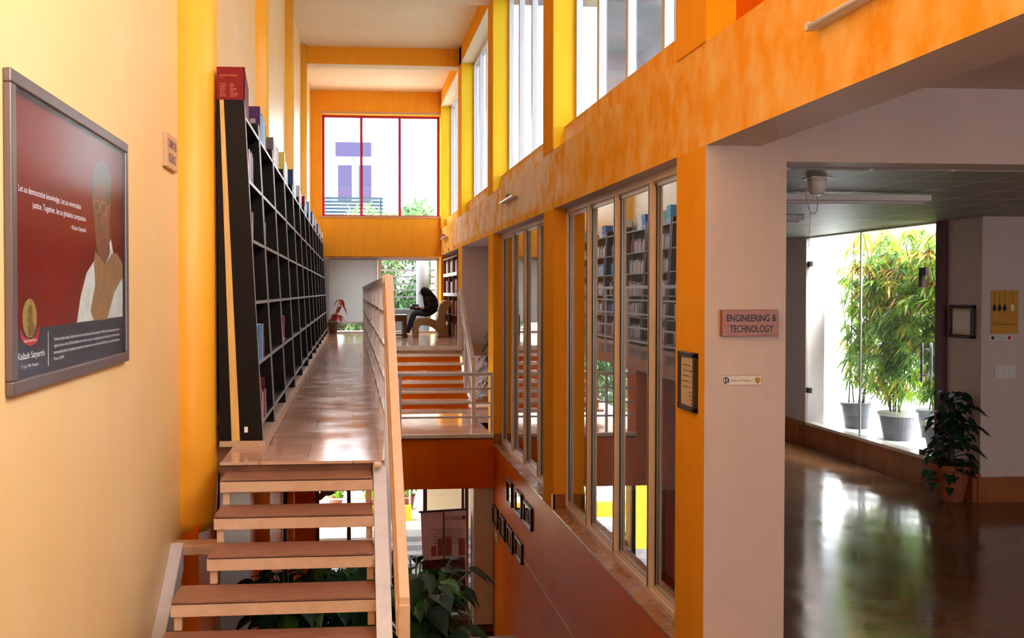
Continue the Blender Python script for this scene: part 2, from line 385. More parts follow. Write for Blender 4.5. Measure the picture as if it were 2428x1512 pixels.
        s.add([loc + right * ((v_.x - x0) * sx_ + off) + up * v_.y * sy + nn for v_ in vs], fs, mi)
        return s
    def build(s, name, mat, parent=None, smooth=False, bev=0.0, sub=0, label=None):
        me = bpy.data.meshes.new(name)
        if parent is None:
            xs = [min(p[i] for p in s.v) for i in range(3)]; xe = [max(p[i] for p in s.v) for i in range(3)]
            base = Vector(((xs[0] + xe[0]) / 2, (xs[1] + xe[1]) / 2, xs[2]))
        else:
            base = Vector(parent['_base'])
        me.from_pydata([tuple(Vector(p) - base) for p in s.v], [], s.f)
        mats = mat if isinstance(mat, (list, tuple)) else [mat]
        for q in mats: me.materials.append(q)
        for i, p in enumerate(me.polygons):
            p.material_index = s.m[i]; p.use_smooth = smooth
        me.update()
        o = bpy.data.objects.new(name, me); COL.objects.link(o)
        o['_base'] = tuple(base)
        if parent is None: o.location = base + Vector((0, 0, EYE))
        else: o.parent = parent
        if bev:
            b_ = o.modifiers.new('bevel', 'BEVEL'); b_.width = bev; b_.segments = 2; b_.limit_method = 'ANGLE'
        if sub:
            b_ = o.modifiers.new('sub', 'SUBSURF'); b_.levels = sub; b_.render_levels = sub
        if label: o['label'] = label
        return o
def tag(o, label, cat, group=None, kind=None):
    if label: o['label'] = label
    if cat: o['category'] = cat
    if group: o['group'] = group
    if kind: o['kind'] = kind
    return o
def thing(name, loc, label=None, cat=None, group=None):
    o = bpy.data.objects.new(name, None); COL.objects.link(o)
    o['_base'] = tuple(loc); o.location = Vector(loc) + Vector((0, 0, EYE)); o.empty_display_size = 0.1
    return tag(o, label, cat, group)
def struct(name, mb, mat, parent=None, **k):
    o = mb.build(name, mat, parent, **k)
    if parent is None: o['kind'] = 'structure'
    return o
def sgroup(name, loc):
    o = thing(name, loc); o['kind'] = 'structure'; return o

# ================================================================== THE SETTING
PIERS = [(5.77, 6.3), (10.26, 10.8), (14.73, 15.28), (19.05, 19.65), (23.5, 24.1)]
HALL = -2.36; LOW = -5.6; COR = -1.1; W = 2.3
# floors
struct('floor', MB().box(-1.7, 9.4, -5.2, 16.2, LOW - .2, LOW), M['floor_low'])
struct('floor', MB().box(-.85, 0.27, 5.93, 24.6, COR - .2, COR).box(-1.08, -.85, 6.6, 24.6, COR - .2, COR), M['floor_tile'])                   # raised corridor
struct('floor', MB().box(0.27, 2.9, 18.4, 24.6, COR - .2, COR), M['floor_tile'])                     # reading platform
struct('floor', MB().box(0.27, 2.9, 14.75, 18.4, HALL - .06, HALL), M['floor_tile'])                 # bridge
struct('floor', MB().box(2.62, 9.4, -5.2, 14.4, HALL - .3, HALL), M['floor_hall'])
struct('floor', MB().box(2.9, 9.4, 14.4, 24.6, HALL - .3, HALL), M['floor_hall'])
struct('floor', MB().box(-1.2, 2.62, -5.2, 4.0, HALL - .3, HALL), M['floor_hall'])
struct('trim_1', MB().box(-.845, 0.13, 5.905, 5.93, -1.19, -1.112), M['riser'])
struct('trim_2', MB().box(-.85, 0.2, 5.89, 5.93, -1.112, -1.094), M['floor_tile'])
# bridge beam, its white edge, deck below
b = MB().box(0.27, 2.3, 14.7, 15.2, -3.22, HALL - .06)
b.box(-1.08, 0.27, 14.7, 15.2, -3.22, COR - .2)
struct('wall_bridge', b, M['orange_low'])
struct('trim_3', MB().box(0.27, 2.3, 14.66, 14.76, -2.38, -2.325), M['white_step'])
struct('ceiling', MB().box(-1.08, 2.9, 15.2, 24.6, -3.22, HALL - .3), M['white'])
# left wall
struct('wall_left', MB().box(-1.6, -1.2, -5.2, 6.45, LOW, 5.2), M['yellow'])
struct('wall_left', MB().box(-1.6, -1.08, 6.45, 24.6, -1.3, 5.2), M['yellow'])
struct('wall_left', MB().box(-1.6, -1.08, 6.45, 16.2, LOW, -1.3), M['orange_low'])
struct('wall_left', MB().box(-1.08, -1.04, 7.2, 9.3, LOW, -1.32), M['marble_wall'])
# round columns on the left
b = MB(); b.lathe((-1.2, 6.62, 0), [(.18, -1.7), (.215, -1.62), (.228, -1.4), (.232, -1.05), (.235, 5.2)], 40, sy=.95)
struct('wall_column', b, M['yellow_col'], smooth=True)
for y in (10.53, 15.0, 19.4):
    struct('wall_column', MB().lathe((-1.17, y, 0), [(.22, -1.1), (.22, 5.2)], 32), M['yellow_col'], smooth=True)
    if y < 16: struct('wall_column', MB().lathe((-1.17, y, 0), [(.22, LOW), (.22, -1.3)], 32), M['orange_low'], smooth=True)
struct('trim_4', MB().box(-1.2, -.9, 6.1, 6.25, -1.75, -1.68), M['rail_peach'], bev=0.01)
# right wall: lower part, piers, band, clerestory
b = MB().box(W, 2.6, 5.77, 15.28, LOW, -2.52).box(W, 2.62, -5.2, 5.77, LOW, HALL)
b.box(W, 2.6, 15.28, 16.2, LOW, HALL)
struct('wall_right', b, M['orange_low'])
struct('baseboard_right', MB().box(2.296, 2.3, 6.0, 14.7, -3.62, -3.605), M['sign_wood_l'])
for i, (a, c) in enumerate(PIERS):
    b = MB().box(W, 2.85, a, c, -2.52 if i < 3 else HALL, .957)
    if i == 0:
        # the pier is orange towards the void and white towards the hall entrance
        b.m[2] = 1; b.m[3] = 1
    struct('wall_right', b, [M['orange'], M['white']])
b = MB().box(W, 2.67, -5.2, 5.77, 0.957, 1.63).box(W, 2.85, 5.77, 24.1, 0.957, 1.63)
b.m[0] = 1; b.m[6] = 2; b.m[8] = 1
struct('wall_right', b, [M['orange_band'], M['white'], M['white']])
for a, c in CLER[:4] + [(-4.6, 4.2)]:
    struct('wall_right', MB().box(2.43, 2.62, a, c, 1.63, 1.9), M['orange_band'])
struct('wall_right', MB().box(2.5, 2.62, 4.2, 5.77, 1.63, 5.2), M['orange_low'])
for a, c in PIERS + [(1.2, 1.7), (-5.2, -4.6)]:
    struct('wall_right', MB().box(W, 2.62, a, c, 1.63, 5.2), M['yellow_jamb'])
    struct('wall_right', MB().box(W - .012, W, a, c, 1.63, 5.2), M['orange'])
struct('wall_right', MB().box(W - .012, 2.62, -5.2, 24.1, 4.83, 5.2), M['orange'])
struct('trim_5', MB().box(W - .01, 2.62, -5.2, 24.1, 4.815, 4.83), M['cream'])
# ceiling, cross beams
struct('ceiling', MB().box(-1.6, 2.9, -5.2, 24.6, 5.2, 5.45), M['cream'])
for a, c in ((1.0, 1.4), (5.8, 6.2), (10.33, 10.73), (14.85, 15.2), (19.4, 19.7)):
    b = MB().box(-1.2, W - .01, a, c, 4.83, 5.25); b.box(-1.2, W - .01, a, c, 4.815, 4.83, 1)
    struct('wall_beam', b, [M['orange'], M['cream']])
# far wall
b = MB().box(-1.08, 2.3, 23.6, 23.95, 0.93, 1.96).box(-1.08, 2.3, 23.6, 23.95, 4.61, 5.2)
b.box(-1.08, -.79, 23.6, 23.95, 1.96, 4.61).box(2.29, 2.62, 23.6, 23.95, 1.0, 5.2)
struct('wall_far', b, M['orange'])
struct('wall_far', MB().box(-1.6, 2.9, 24.05, 24.6, .93, 1.9), M['orange'])
struct('ceiling', MB().box(-1.08, 2.6, 23.95, 24.4, .9, .93), M['white'])
struct('wall_far', MB().box(-1.6, -.93, 23.6, 24.6, COR, .93), M['yellow'])
struct('wall_far', MB().box(2.33, 2.9, 23.6, 24.6, COR, .93), M['yellow'])
# back wall behind the camera with a window
b = MB().box(-1.6, -1.1, -5.4, -5.2, HALL, 5.45).box(2.2, 3.0, -5.4, -5.2, HALL, 5.45).box(-1.6, 3, -5.4, -5.2, HALL, 5.45)
b.box(3, 6, -5.4, -5.2, HALL, 1.5).box(8, 9.4, -5.4, -5.2, HALL, 1.5).box(6, 8, -5.4, -5.2, HALL, -1.2).box(6, 8, -5.4, -5.2, .9, 1.5).box(-1.6, 9.4, -5.4, -5.2, LOW, HALL)
struct('wall_back', b, M['yellow'])
# hall to the right
struct('wall_hall', MB().box(2.85, 9.4, 5.77, 6.05, .858, 1.6), M['white'])
struct('ceiling', MB().box(2.67, 9.4, -5.2, 5.77, 1.36, 1.6), M['white'])
struct('ceiling', MB().box(2.85, 7.06, 6.05, 24.6, .845, 1.3), M['ceil_tile'])
struct('ceiling', MB().box(7.06, 9.4, 6.05, 9.9, .845, 1.3), M['ceil_tile'])
struct('wall_hall', MB().box(7.03, 9.4, 9.62, 10.2, LOW, 1.0), M['white'])
struct('wall_hall', MB().box(9.4, 9.6, -5.4, 10.2, LOW, 1.6), M['white'])
struct('wall_hall', MB().box(6.95, 7.25, 13.42, 14.6, LOW, 1.0), M['white'])
struct('wall_hall', MB().box(2.85, 7.25, 14.4, 14.6, HALL, 1.0), M['white'])
struct('wall_hall', MB().box(2.85, 4.9, 10.5, 10.65, HALL, .86), M['white'])
struct('wall_hall', MB().box(4.9, 5.0, 14.5, 24.6, LOW, 1.0), M['white'])
struct('wall_hall', MB().box(2.85, 5.0, 24.4, 24.6, LOW, 1.0), M['white'])
struct('wall_doorway', MB().box(2.3, 3.05, 19.0, 19.06, HALL, .95).box(3.05, 3.09, 18.98, 19.06, HALL, .95, 1), [M['white'], M['gasket']])
struct('baseboard_hall', MB().box(6.93, 7.03, 9.6, 13.42, HALL, -2.04), M['skirt'])
struct('baseboard_hall', MB().box(7.0, 9.4, 9.58, 9.62, HALL, -2.08).box(6.985, 7.0, 9.58, 9.7, HALL, -2.08), M['skirt'])
struct('baseboard_hall', MB().box(2.86, 6.95, 14.36, 14.4, HALL, -2.06).box(6.9, 6.95, 13.4, 14.4, HALL, -2.0), M['skirt'])
struct('baseboard_right', MB().box(2.305, 2.62, 14.715, 14.73, -2.5, -2.33).box(2.305, 2.44, 10.25, 10.262, -2.5, -2.33).box(2.29, 2.32, 10.25, 10.28, -2.52, -2.33), M['skirt'])
struct('baseboard_doorway', MB().box(2.32, 3.05, 18.97, 19.0, HALL, -2.2), M['skirt'])
struct('trim_10', MB().box(6.6, 6.95, 14.36, 14.4, -2.0, .845), plain('plum_edge', (0.2, 0.08, 0.09), 0.5))
struct('outdoor_wall', MB().box(7.03, 7.25, 13.9, 14.8, -2.06, .8), M['out_grey'])
struct('door_frame', MB().box(6.96, 7.04, 10.2, 10.33, -2.04, .845), plain('plum_door_reveal', (0.11, 0.035, 0.05), 0.4))
# sills
for a, c in ((6.3, 10.26), (10.8, 14.73)):
    struct('trim_6', MB().box(2.292, 2.62, a, c, -2.52, -2.5), M['sill'])

# ---- windows of the right wall (glass towards the offices)
def wall_window(i, a, c, npan):
    g = sgroup('window_%d' % i, (2.5, (a + c) / 2, -2.5))
    z0, z1 = -2.5, .957
    fr = MB(); fr.box(2.44, 2.53, a, c, z0, z0 + .05).box(2.44, 2.53, a, c, z1 - .06, z1).box(2.46, 2.51, a, c, z0 + .05, z0 + .075)
    fr.box(2.44, 2.53, a, a + .05, z0, z1).box(2.44, 2.53, c - .05, c, z0, z1)
    fr.build('window_frame', M['alu'], g, bev=.004)
    step = (c - a) / npan
    for k in range(1, npan):
        y = a + step * k
        mm = MB(); mm.box(2.43, 2.53, y - .03, y + .03, z0 + .05, z1 - .05).box(2.425, 2.43, y - .004, y + .004, z0 + .06, z1 - .06, 1)
        mm.build('mullion', [M['alu'], M['gasket']], g, bev=.003)
    for k in range(npan):
        y = a + step * k
        sa = MB(); e0, e1 = y + .035, y + step - .035
        sa.box(2.47, 2.50, e0, e0 + .035, z0 + .08, z1 - .07).box(2.47, 2.50, e1 - .035, e1, z0 + .08, z1 - .07)
        sa.box(2.47, 2.50, e0, e1, z0 + .06, z0 + .1).box(2.47, 2.50, e0, e1, z1 - .1, z1 - .06)
        sa.box(2.465, 2.475, e1 - .045, e1 - .035, z0 + .1, z1 - .1, 1).box(2.465, 2.475, e0 + .035, e0 + .045, z0 + .1, z1 - .1, 1)
        s_ = sa.build('sash', [M['alu_grey'], M['gasket']], g)
        MB().box(2.482, 2.488, e0 + .03, e1 - .03, z0 + .09, z1 - .09).build('pane', M['glass2'], s_)
wall_window(1, 10.8, 14.73, 4)
wall_window(2, 6.3, 10.26, 4)
def clear_window(i, a, c, npan):
    g = sgroup('window_%d' % i, (2.6, (a + c) / 2, 1.9)); a0_ = a
    z0, z1 = 1.92, 4.815
    fr = MB(); fr.box(2.55, 2.62, a, c, z0, z0 + .05).box(2.55, 2.62, a, c, z1 - .06, z1).box(2.55, 2.62, a, a + .05, z0, z1).box(2.55, 2.62, c - .05, c, z0, z1)
    fr.build('window_frame', M['alu_grey'], g)
    st = (c - a) / npan
    for k in range(1, npan):
        y = a + st * k
        MB().box(2.54, 2.62, y - .035, y + .035, z0 + .04, z1 - .05).build('mullion', M['alu_grey'], g, bev=.004)
    for k in range(npan):
        MB().box(2.587, 2.592, a + st * k + .03, a + st * (k + 1) - .03, z0 + .04, z1 - .05).build('pane', M['glass_clear'] if a0_ > 2 else M['glass'], g)
for i, (a, c) in enumerate(CLER):
    clear_window(3 + i, a, c, 4 if i < 4 else 3 if i < 6 else 2)
# far upper window, magenta frame
g = sgroup('window_9', (.75, 23.9, 1.96))
b = MB(); Y0, Y1 = 23.86, 23.93
b.box(-.79, 2.29, Y0, Y1, 1.96, 2.01).box(-.79, 2.29, Y0, Y1, 4.55, 4.61).box(-.79, -.72, Y0, Y1, 2.0, 4.56).box(2.22, 2.29, Y0, Y1, 2.0, 4.56)
b.build('window_frame', M['magenta'], g)
for x in (.235, 1.24): MB().box(x - .035, x + .035, Y0, Y1, 2.0, 4.56).build('mullion', M['magenta'], g)
for x0, x1 in ((-.72, .2), (.27, 1.2), (1.28, 2.22)): MB().box(x0, x1, 23.89, 23.895, 2.0, 4.56).build('pane', M['glass'], g)
struct('trim_7', MB().box(-.795, -.785, 23.61, 23.86, 1.97, 4.6).prism([(2.31, 23.59), (2.31, 23.6), (2.47, 23.6), (2.47, 23.59)], 'Z', 3.9, 4.55), M['redtrim'])
struct('trim_8', MB().box(-.85, 2.35, 23.58, 23.62, 1.92, 1.965).box(-.85, 2.3, 23.585, 23.6, 4.6, 4.66), M['sign_wood_l'])
# far lower glazing
g = sgroup('window_10', (.7, 24.3, COR))
b = MB(); b.box(-.93, 2.33, 24.28, 24.38, COR, COR + .05).box(-.93, 2.33, 24.28, 24.38, .86, .93).box(2.26, 2.33, 24.28, 24.38, COR, .9)
b.build('window_frame', M['alu_grey'], g)
MB().box(.67, .76, 24.27, 24.38, COR + .04, .88).build('mullion', M['alu'], g)
MB().box(-.92, .67, 24.32, 24.325, COR + .04, .88).build('pane', M['glass'], g)
MB().box(.76, 2.27, 24.32, 24.325, COR + .04, .88).build('pane', M['glass'], g)
# hall glass front with its door
g = sgroup('window_11', (6.99, 11.9, -2.04))
MB().box(6.94, 7.1, 10.3, 13.42, -2.05, -2.0).box(6.96, 7.02, 10.3, 13.42, .82, .86).build('window_frame', M['white_step'], g)
for a, c in ((10.62, 11.96), (11.99, 13.38)):
    MB().box(6.985, 6.993, a, c, -2.0, .82).build('pane', M['glass'], g)
MB().box(6.98, 7.0, 11.962, 11.988, -2.0, .82).build('silicone_joint', plain('milky_joint', (.5, .52, .5), .3), g)
for z in (.43, -1.51):
    MB().box(6.965, 7.02, 13.34, 13.42, z - .04, z + .04).build('clamp', M['frame_dark'], g, bev=.004)
g = sgroup('door_1', (6.99, 10.5, -2.0))
MB().box(6.984, 6.994, 10.33, 10.6, -1.98, .26).build('pane', M['glass'], g)
MB().box(6.985, 6.993, 10.33, 10.6, .28, .82).build('pane', M['glass'], g)
MB().box(6.965, 7.015, 10.53, 10.66, .2, .3).box(6.965, 7.015, 10.6, 10.66, .06, .22).build('patch_fitting', M['frame_dark'], g)
MB().box(6.965, 7.015, 10.5, 10.62, -2.0, -1.94).build('patch_fitting', M['frame_dark'], g)
b = MB()
for x in (6.93, 7.05):
    b.cyl((x, 10.53, -1.1), (x, 10.53, -.62), .016)
b.cyl((6.93, 10.53, -.7), (7.05, 10.53, -.7), .012).cyl((6.93, 10.53, -1.02), (7.05, 10.53, -1.02), .012)
b.build('door_handle', M['steel'], g, smooth=True)
# lower glass front
g = sgroup('window_12', (.7, 15.95, LOW))
b = MB().box(-.62, 1.98, 15.9, 15.98, LOW, LOW + .06)
for x in (-.62, -.07, 1.27, 1.95): b.box(x - .035, x + .035, 15.88, 15.98, LOW, -3.22)
b.build('window_frame', plain('brown_shopfront_frame', (0.1, 0.05, 0.035), .4), g)
for x0, x1 in ((-.58, -.11), (-.03, 1.23), (1.31, 1.91)): MB().box(x0, x1, 15.93, 15.935, LOW + .06, -3.22).build('pane', M['glass'], g)
struct('wall_lower', MB().box(-1.08, -.65, 15.85, 16.0, LOW, -3.22), M['orange_low'])
struct('wall_lower', MB().box(1.98, 2.3, 14.74, 15.1, LOW, -3.22), M['white'])
struct('baseboard_lower', MB().box(1.97, 2.3, 14.73, 15.11, LOW, LOW + .12), M['riser'])
struct('trim_9', MB().box(1.93, 1.99, 15.5, 15.6, LOW, -3.22), M['riser'])

# ================================================================== OUTSIDE
def outside(): pass
struct('ground', MB().box(-60, 90, 16.2, 140, -7.2, -7.0), M['out_ground'])
struct('ground', MB().box(9.6, 90, -60, 16.2, -7.2, -7.0), M['out_ground'])
struct('ground', MB().box(-60, -1.7, -60, 16.2, -7.2, -7.0), M['out_ground'])
struct('ground', MB().box(-1.6, 9.6, -60, -5.5, -7.2, -7.0), M['out_ground'])
# hillside
b = MB(); nx, ny = 36, 18; rr = random.Random(3)
for j in range(ny + 1):
    for i in range(nx + 1):
        x = -14 + 215 * i / nx; t = j / ny
        y = 70 + 90 * t - 20 * (i / nx)
        z = -7 + (125 * t ** 0.85) * (0.3 + 0.7 * min(1, i / 4)) + rr.uniform(-1.6, 1.6) * (t > 0)
        b.v.append((x, y, z))
for j in range(ny):
    for i in range(nx):
        a = j * (nx + 1) + i; b.f.append((a, a + 1, a + nx + 2, a + nx + 1)); b.m.append(0)
struct('hillside', b, M['hill'], smooth=True)
# lower court: steps, terrace, yellow kerb wall
b = MB()
for k in range(6): b.box(-3, 6, 17.0 + .33 * k, 19.2, LOW + .09 * k, LOW + .09 * (k + 1))
struct('outdoor_steps', b, M['out_step'])
struct('ground', MB().box(-8, 10, 16.2, 17.2, LOW - .1, LOW + .0), M['out_step'])
struct('ground', MB().box(-8, 10, 19.2, 24, LOW + .1, -5.08), M['out_white'])
struct('outdoor_wall', MB().box(-8, 1.3, 20.0, 20.2, -5.08, -4.76), M['out_yellow'])
struct('outdoor_wall', MB().box(1.55, 6, 19.2, 19.5, -5.08, -3.0), M['out_cream'])
struct('outdoor_wall', MB().box(-3, -.7, 18.0, 18.4, LOW, -3.6), M['out_yellow'])
g = thing('terrace_railing', (0, 20.6, -5.08), 'white pipe railing on the terrace behind the low yellow wall', 'railing')
for x in (-3, -1.5, 0, 1.3): MB().cyl((x, 20.6, -5.08), (x, 20.6, -4.0), .025).build('post', M['rail'], g, smooth=True)
for z in (-4.02, -4.25, -4.48, -4.7): MB().cyl((-3, 20.6, z), (1.3, 20.6, z), .018).build('bar', M['rail'], g, smooth=True)

def leafball(b, c, r, n_, L, Wd, mis, rnd, flat=1.0):
    for _ in range(n_):
        d = Vector((rnd.gauss(0, 1), rnd.gauss(0, 1), rnd.gauss(0, 1))).normalized()
        p = Vector(c) + Vector((d.x * r, d.y * r, d.z * r * flat)) * rnd.uniform(.55, 1)
        b.leaf(p, d + Vector((rnd.uniform(-1, 1), rnd.uniform(-1, 1), rnd.uniform(-.6, .8))), (0, 0, 1), L * rnd.uniform(.6, 1.2), Wd, rnd.choice(mis), .1)
rnd = random.Random(21)
for (x, lab) in ((-.4, 'leafy shrub in a clay pot outside, left end of the lower terrace'), (.45, 'leafy shrub in a clay pot outside, behind the stair handrail'), (1.28, 'leafy shrub in a clay pot outside, next to the cream terrace wall')):
    g = thing('potted_shrub', (x, 21.2, -5.08), lab, 'plant')
    MB().lathe((x, 21.2, -5.08), [(.12, 0), (.18, .3), (.2, .32)], 16).build('pot', M['pot_t'], g, smooth=True)
    b = MB(); leafball(b, (x, 21.2, -4.4), .33, 260, .16, .06, [0, 1], rnd); b.tube([(x, 21.2, -4.8), (x, 21.2, -4.3)], .02, 5, 2)
    b.build('foliage', [M['leaf2'], M['leaf1'], M['stem']], g)
# balcony outside the far lower window
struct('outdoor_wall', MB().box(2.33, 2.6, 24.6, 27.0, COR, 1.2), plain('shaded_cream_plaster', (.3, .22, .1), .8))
struct('ceiling', MB().box(-3, 2.6, 24.6, 24.9, .86, 1.2), M['out_grey'])
struct('outdoor_floor', MB().box(-3, 5, 24.6, 26.4, COR - .25, COR - .02), M['out_white'])
g = thing('balcony_railing', (1, 25.8, COR), 'white horizontal-bar railing outside the far reading-corner window', 'railing')
for x in (-1.5, .7, 2.6): MB().box(x - .03, x + .03, 25.75, 25.85, COR, .75).build('post', M['rail'], g)
for k in range(5):
    z = .62 - .19 * k; MB().box(-1.5, 2.6, 25.78, 25.82, z - .022, z + .022).build('bar', M['out_soft'], g)
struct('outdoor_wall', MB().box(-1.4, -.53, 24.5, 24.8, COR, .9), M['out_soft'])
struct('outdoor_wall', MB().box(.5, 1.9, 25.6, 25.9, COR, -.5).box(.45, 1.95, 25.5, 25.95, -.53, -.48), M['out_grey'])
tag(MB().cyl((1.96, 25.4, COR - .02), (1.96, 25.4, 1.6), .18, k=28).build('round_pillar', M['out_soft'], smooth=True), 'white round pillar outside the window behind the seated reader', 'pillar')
def tree(x, y, h, r, lab, mats, seed):
    rn = random.Random(seed)
    g = thing('tree', (x, y, -7), lab, 'tree')
    MB().tube([(x, y, -7), (x + .2, y, -7 + h * .6), (x, y, -7 + h * .8)], [.22, .16, .08], 8).build('trunk', M['bark'], g, smooth=True)
    b = MB()
    for _ in range(22):
        c = (x + rn.uniform(-1, 1) * r * .8, y + rn.uniform(-1, 1) * r * .6, -7 + h * rn.uniform(.35, 1.0))
        leafball(b, c, r * .45, 420, .36, .13, [0, 1], rn)
    b.build('crown', mats, g)
tree(1.5, 34, 9.6, 2.3, 'green tree outside the far window, mostly left of the round pillar', [M['tree'], M['tree2']], 1)
tree(-5.2, 37, 8.0, 2.0, 'pale green tree outside, partly behind the white roller blind', [M['tree2'], M['tree']], 2)
tree(-.3, 37.0, 9.4, 1.6, 'tall green tree outside, seen between the roller blind and the nearer tree', [M['tree2'], M['tree']], 8)
tree(4.4, 38, 8.2, 2.0, 'green tree outside, behind the round pillar', [M['tree2'], M['tree']], 5)
# white house seen through the magenta window
g = thing('house', (0, 44, -7), 'white house with a tall blue window outside the magenta-framed window', 'building')
MB().box(-9, 12, 44, 50, -7, 14).build('wall', M['out_white'], g)
b = MB(); b.box(-.95, 1.05, 43.9, 44, 4.3, 7.5).build('window_frame', M['out_grey'], g); MB().box(-.9, 1.0, 43.88, 43.9, 4.35, 7.45).build('window_board', M['out_white'], g)
for (x0, x1, z0, z1) in ((-.82, .92, 6.5, 7.2), (-.7, -.02, 4.35, 6.1), (.3, .92, 4.35, 6.1)):
    MB().box(x0, x1, 43.86, 43.92, z0, z1).build('pane', M['out_glass'], g)
g = thing('slatted_screen', (0, 40, -7), 'dark blue slatted screen outside at the foot of the magenta window', 'screen')
for k in range(7):
    z = 3.15 + .15 * k; MB().box(-2.2, 1.35, 39.9, 40, z, z + .1).build('slat', M['slate'], g)
MB().box(1.2, 1.28, 40.0, 40.08, -7, 4.1).build('post', M['slate'], g); MB().box(-2.0, -1.92, 40.0, 40.08, -7, 4.1).build('post', M['slate'], g)
# balcony, bamboo and building outside the hall glass
struct('outdoor_floor', MB().box(7.05, 9.6, 10.2, 16.5, -2.3, -2.06), M['out_white'])
g = thing('balcony_railing', (9.4, 13, -2.06), 'white pipe railing at the balcony edge behind the bamboo', 'railing')
for y in (10.6, 12.2, 13.8, 15.4): MB().cyl((9.4, y, -2.06), (9.4, y, -.9), .025).build('post', M['rail'], g, smooth=True)
for z in (-.92, -1.2, -1.48, -1.76): MB().cyl((9.4, 10.3, z), (9.4, 16.4, z), .018).build('bar', M['rail'], g, smooth=True)
g = thing('house', (20, 27, -7), 'pale white building outside behind the bamboo', 'building')
MB().box(12, 34, 26, 32, -7, 3.4).build('wall', M['out_white'], g)
MB().box(11.7, 34.3, 25.6, 32.4, 3.0, 3.4).build('roof_edge', M['out_grey'], g)
for x in (12.8, 15.6, 18.4, 21.2):
    f_ = MB().box(x, x + 1.5, 25.95, 26, -2.2, 1.4).build('window', M['rail'], g)
    MB().box(x + .1, x + 1.4, 25.92, 25.96, -2.1, 1.3).build('pane', M['out_pane'], f_)

def bamboo(x, y, lab, seed, ncane, h, potm, rim, rr=.23):
    rn = random.Random(seed)
    g = thing('potted_bamboo', (x, y, -2.06), lab, 'plant', None)
    MB().lathe((x, y, -2.06), [(rr * .68, 0), (rr * .95, .36), (rr * .97, .38), (rr * .9, .38), (rr * .88, .33)], 28).build('pot', potm, g, smooth=False)
    MB().lathe((x, y, -1.72), [(rr, 0), (rr * 1.03, .04), (rr * .93, .05)], 28).build('pot_rim', rim, g)
    MB().cyl((x, y, -1.75), (x, y, -1.72), rr * .88, k=20).build('soil', M['soil'], g)
    cb, lb = MB(), MB()
    for c in range(ncane):
        a = rn.uniform(0, 6.28); r0 = rn.uniform(.02, rr * .5)
        p = Vector((x + r0 * math.cos(a), y + r0 * math.sin(a), -1.72)); H = h * rn.uniform(.75, 1.05)
        lean = Vector((math.cos(a) * rn.uniform(.02, .22), math.sin(a) * rn.uniform(.02, .25), 1)).normalized()
        n_ = 12; pts = [p]; lean.x = abs(lean.x) * .8
        for k in range(n_):
            lean = (lean + Vector((rn.uniform(-.04, .04), rn.uniform(-.04, .04), 0))).normalized(); pts.append(pts[-1] + lean * H / n_)
        cb.tube(pts, [.011 * (1 - .6 * k / n_) for k in range(n_ + 1)], 6)
        for k in range(2, n_ + 1):
            for _ in range(3 if k > 4 else 2):
                a2 = rn.uniform(0, 6.28); bl = rn.uniform(.1, .38)
                e = pts[k] + Vector((math.cos(a2) * bl, math.sin(a2) * bl, rn.uniform(-.05, .18)))
                if e.x < 7.2 or e.z > .95 or e.y < 10.4: continue
                cb.tube([pts[k], e], .003, 4)
                for q in (0.55, 1.0):
                    o_ = pts[k].lerp(e, q)
                    mi = rn.choice([0, 0, 0, 1, 1, 1, 2] if pts[k].z < -.2 else [0, 0, 1, 1, 2, 3])
                    for _l in range(rn.randint(6, 9)):
                        a3 = rn.uniform(0, 6.28)
                        if o_.x < 7.26 or (o_.y > 13.15 and o_.x < 7.55) or o_.z > .95 or o_.y < 10.5: continue
                        lb.leaf(o_, (math.cos(a3), math.sin(a3), rn.uniform(-1.2, .25)), (0, 0, 1), rn.uniform(.15, .3), rn.uniform(.026, .044), mi, rn.uniform(.1, .4))
    cb.build('canes', M['stem'], g); lb.build('foliage', [M['leaf1'], M['leaf2'], M['leaf3'], M['leaf4']], g)
bamboo(7.62, 13.15, 'potted bamboo outside the hall glass, its grey pot farthest from the glass door', 31, 7, 2.75, M['pot_g'], M['pot_g'])
bamboo(7.58, 12.05, 'potted bamboo outside the hall glass, in a pot with a wide white rim', 32, 7, 2.6, M['pot_g'], M['pot_rim'], .25)
bamboo(8.25, 12.2, 'potted bamboo outside the hall glass, in the plain tall grey pot set back', 33, 7, 2.6, M['pot_g'], M['pot_g'], .26)
bamboo(7.55, 11.05, 'potted bamboo outside the hall glass, just behind the door handle', 34, 8, 2.7, M['pot_g'], M['pot_rim'])

# ================================================================== BOOK RACKS
TAP = .125
def fx(z):       # x of the front edge at height z
    t = (z + 1.06) / 2.42
    return -.64 - TAP * t
BX = -.945
SHZ = [1.25, .80, .375, -.065, -.5, -.93]
UNITS = [(6.53, 7.50), (7.54, 8.78), (8.82, 10.18), (10.24, 11.66), (11.72, 13.1), (13.16, 14.5), (14.56, 15.9), (15.96, 17.3), (17.36, 18.7), (18.76, 20.1), (20.16, 21.5), (21.56, 22.9), (22.94, 23.56)]
ORD = ['first', 'second', 'third', 'fourth', 'fifth', 'sixth', 'seventh', 'eighth', 'ninth', 'tenth', 'eleventh', 'twelfth', 'thirteenth']
def panel(y0, y1):
    b = MB()
    def slab(xa0, xb0, xa1, xb1, z0, z1):
        b.hexa([(xa0, y0, z0), (xb0, y0, z0), (xb0, y1, z0), (xa0, y1, z0)], [(xa1, y0, z1), (xb1, y0, z1), (xb1, y1, z1), (xa1, y1, z1)])
    slab(-.80, -.64, -.905, -.765, -1.06, 1.36)
    slab(BX, -.86, BX - .01, -.955 + .02, -1.06, 1.36)
    b.hexa([(-.641, y0, -1.06), (-.637, y0, -1.06), (-.637, y1, -1.06), (-.641, y1, -1.06)], [(-.766, y0, 1.36), (-.762, y0, 1.36), (-.762, y1, 1.36), (-.766, y1, 1.36)], 1)
    return b
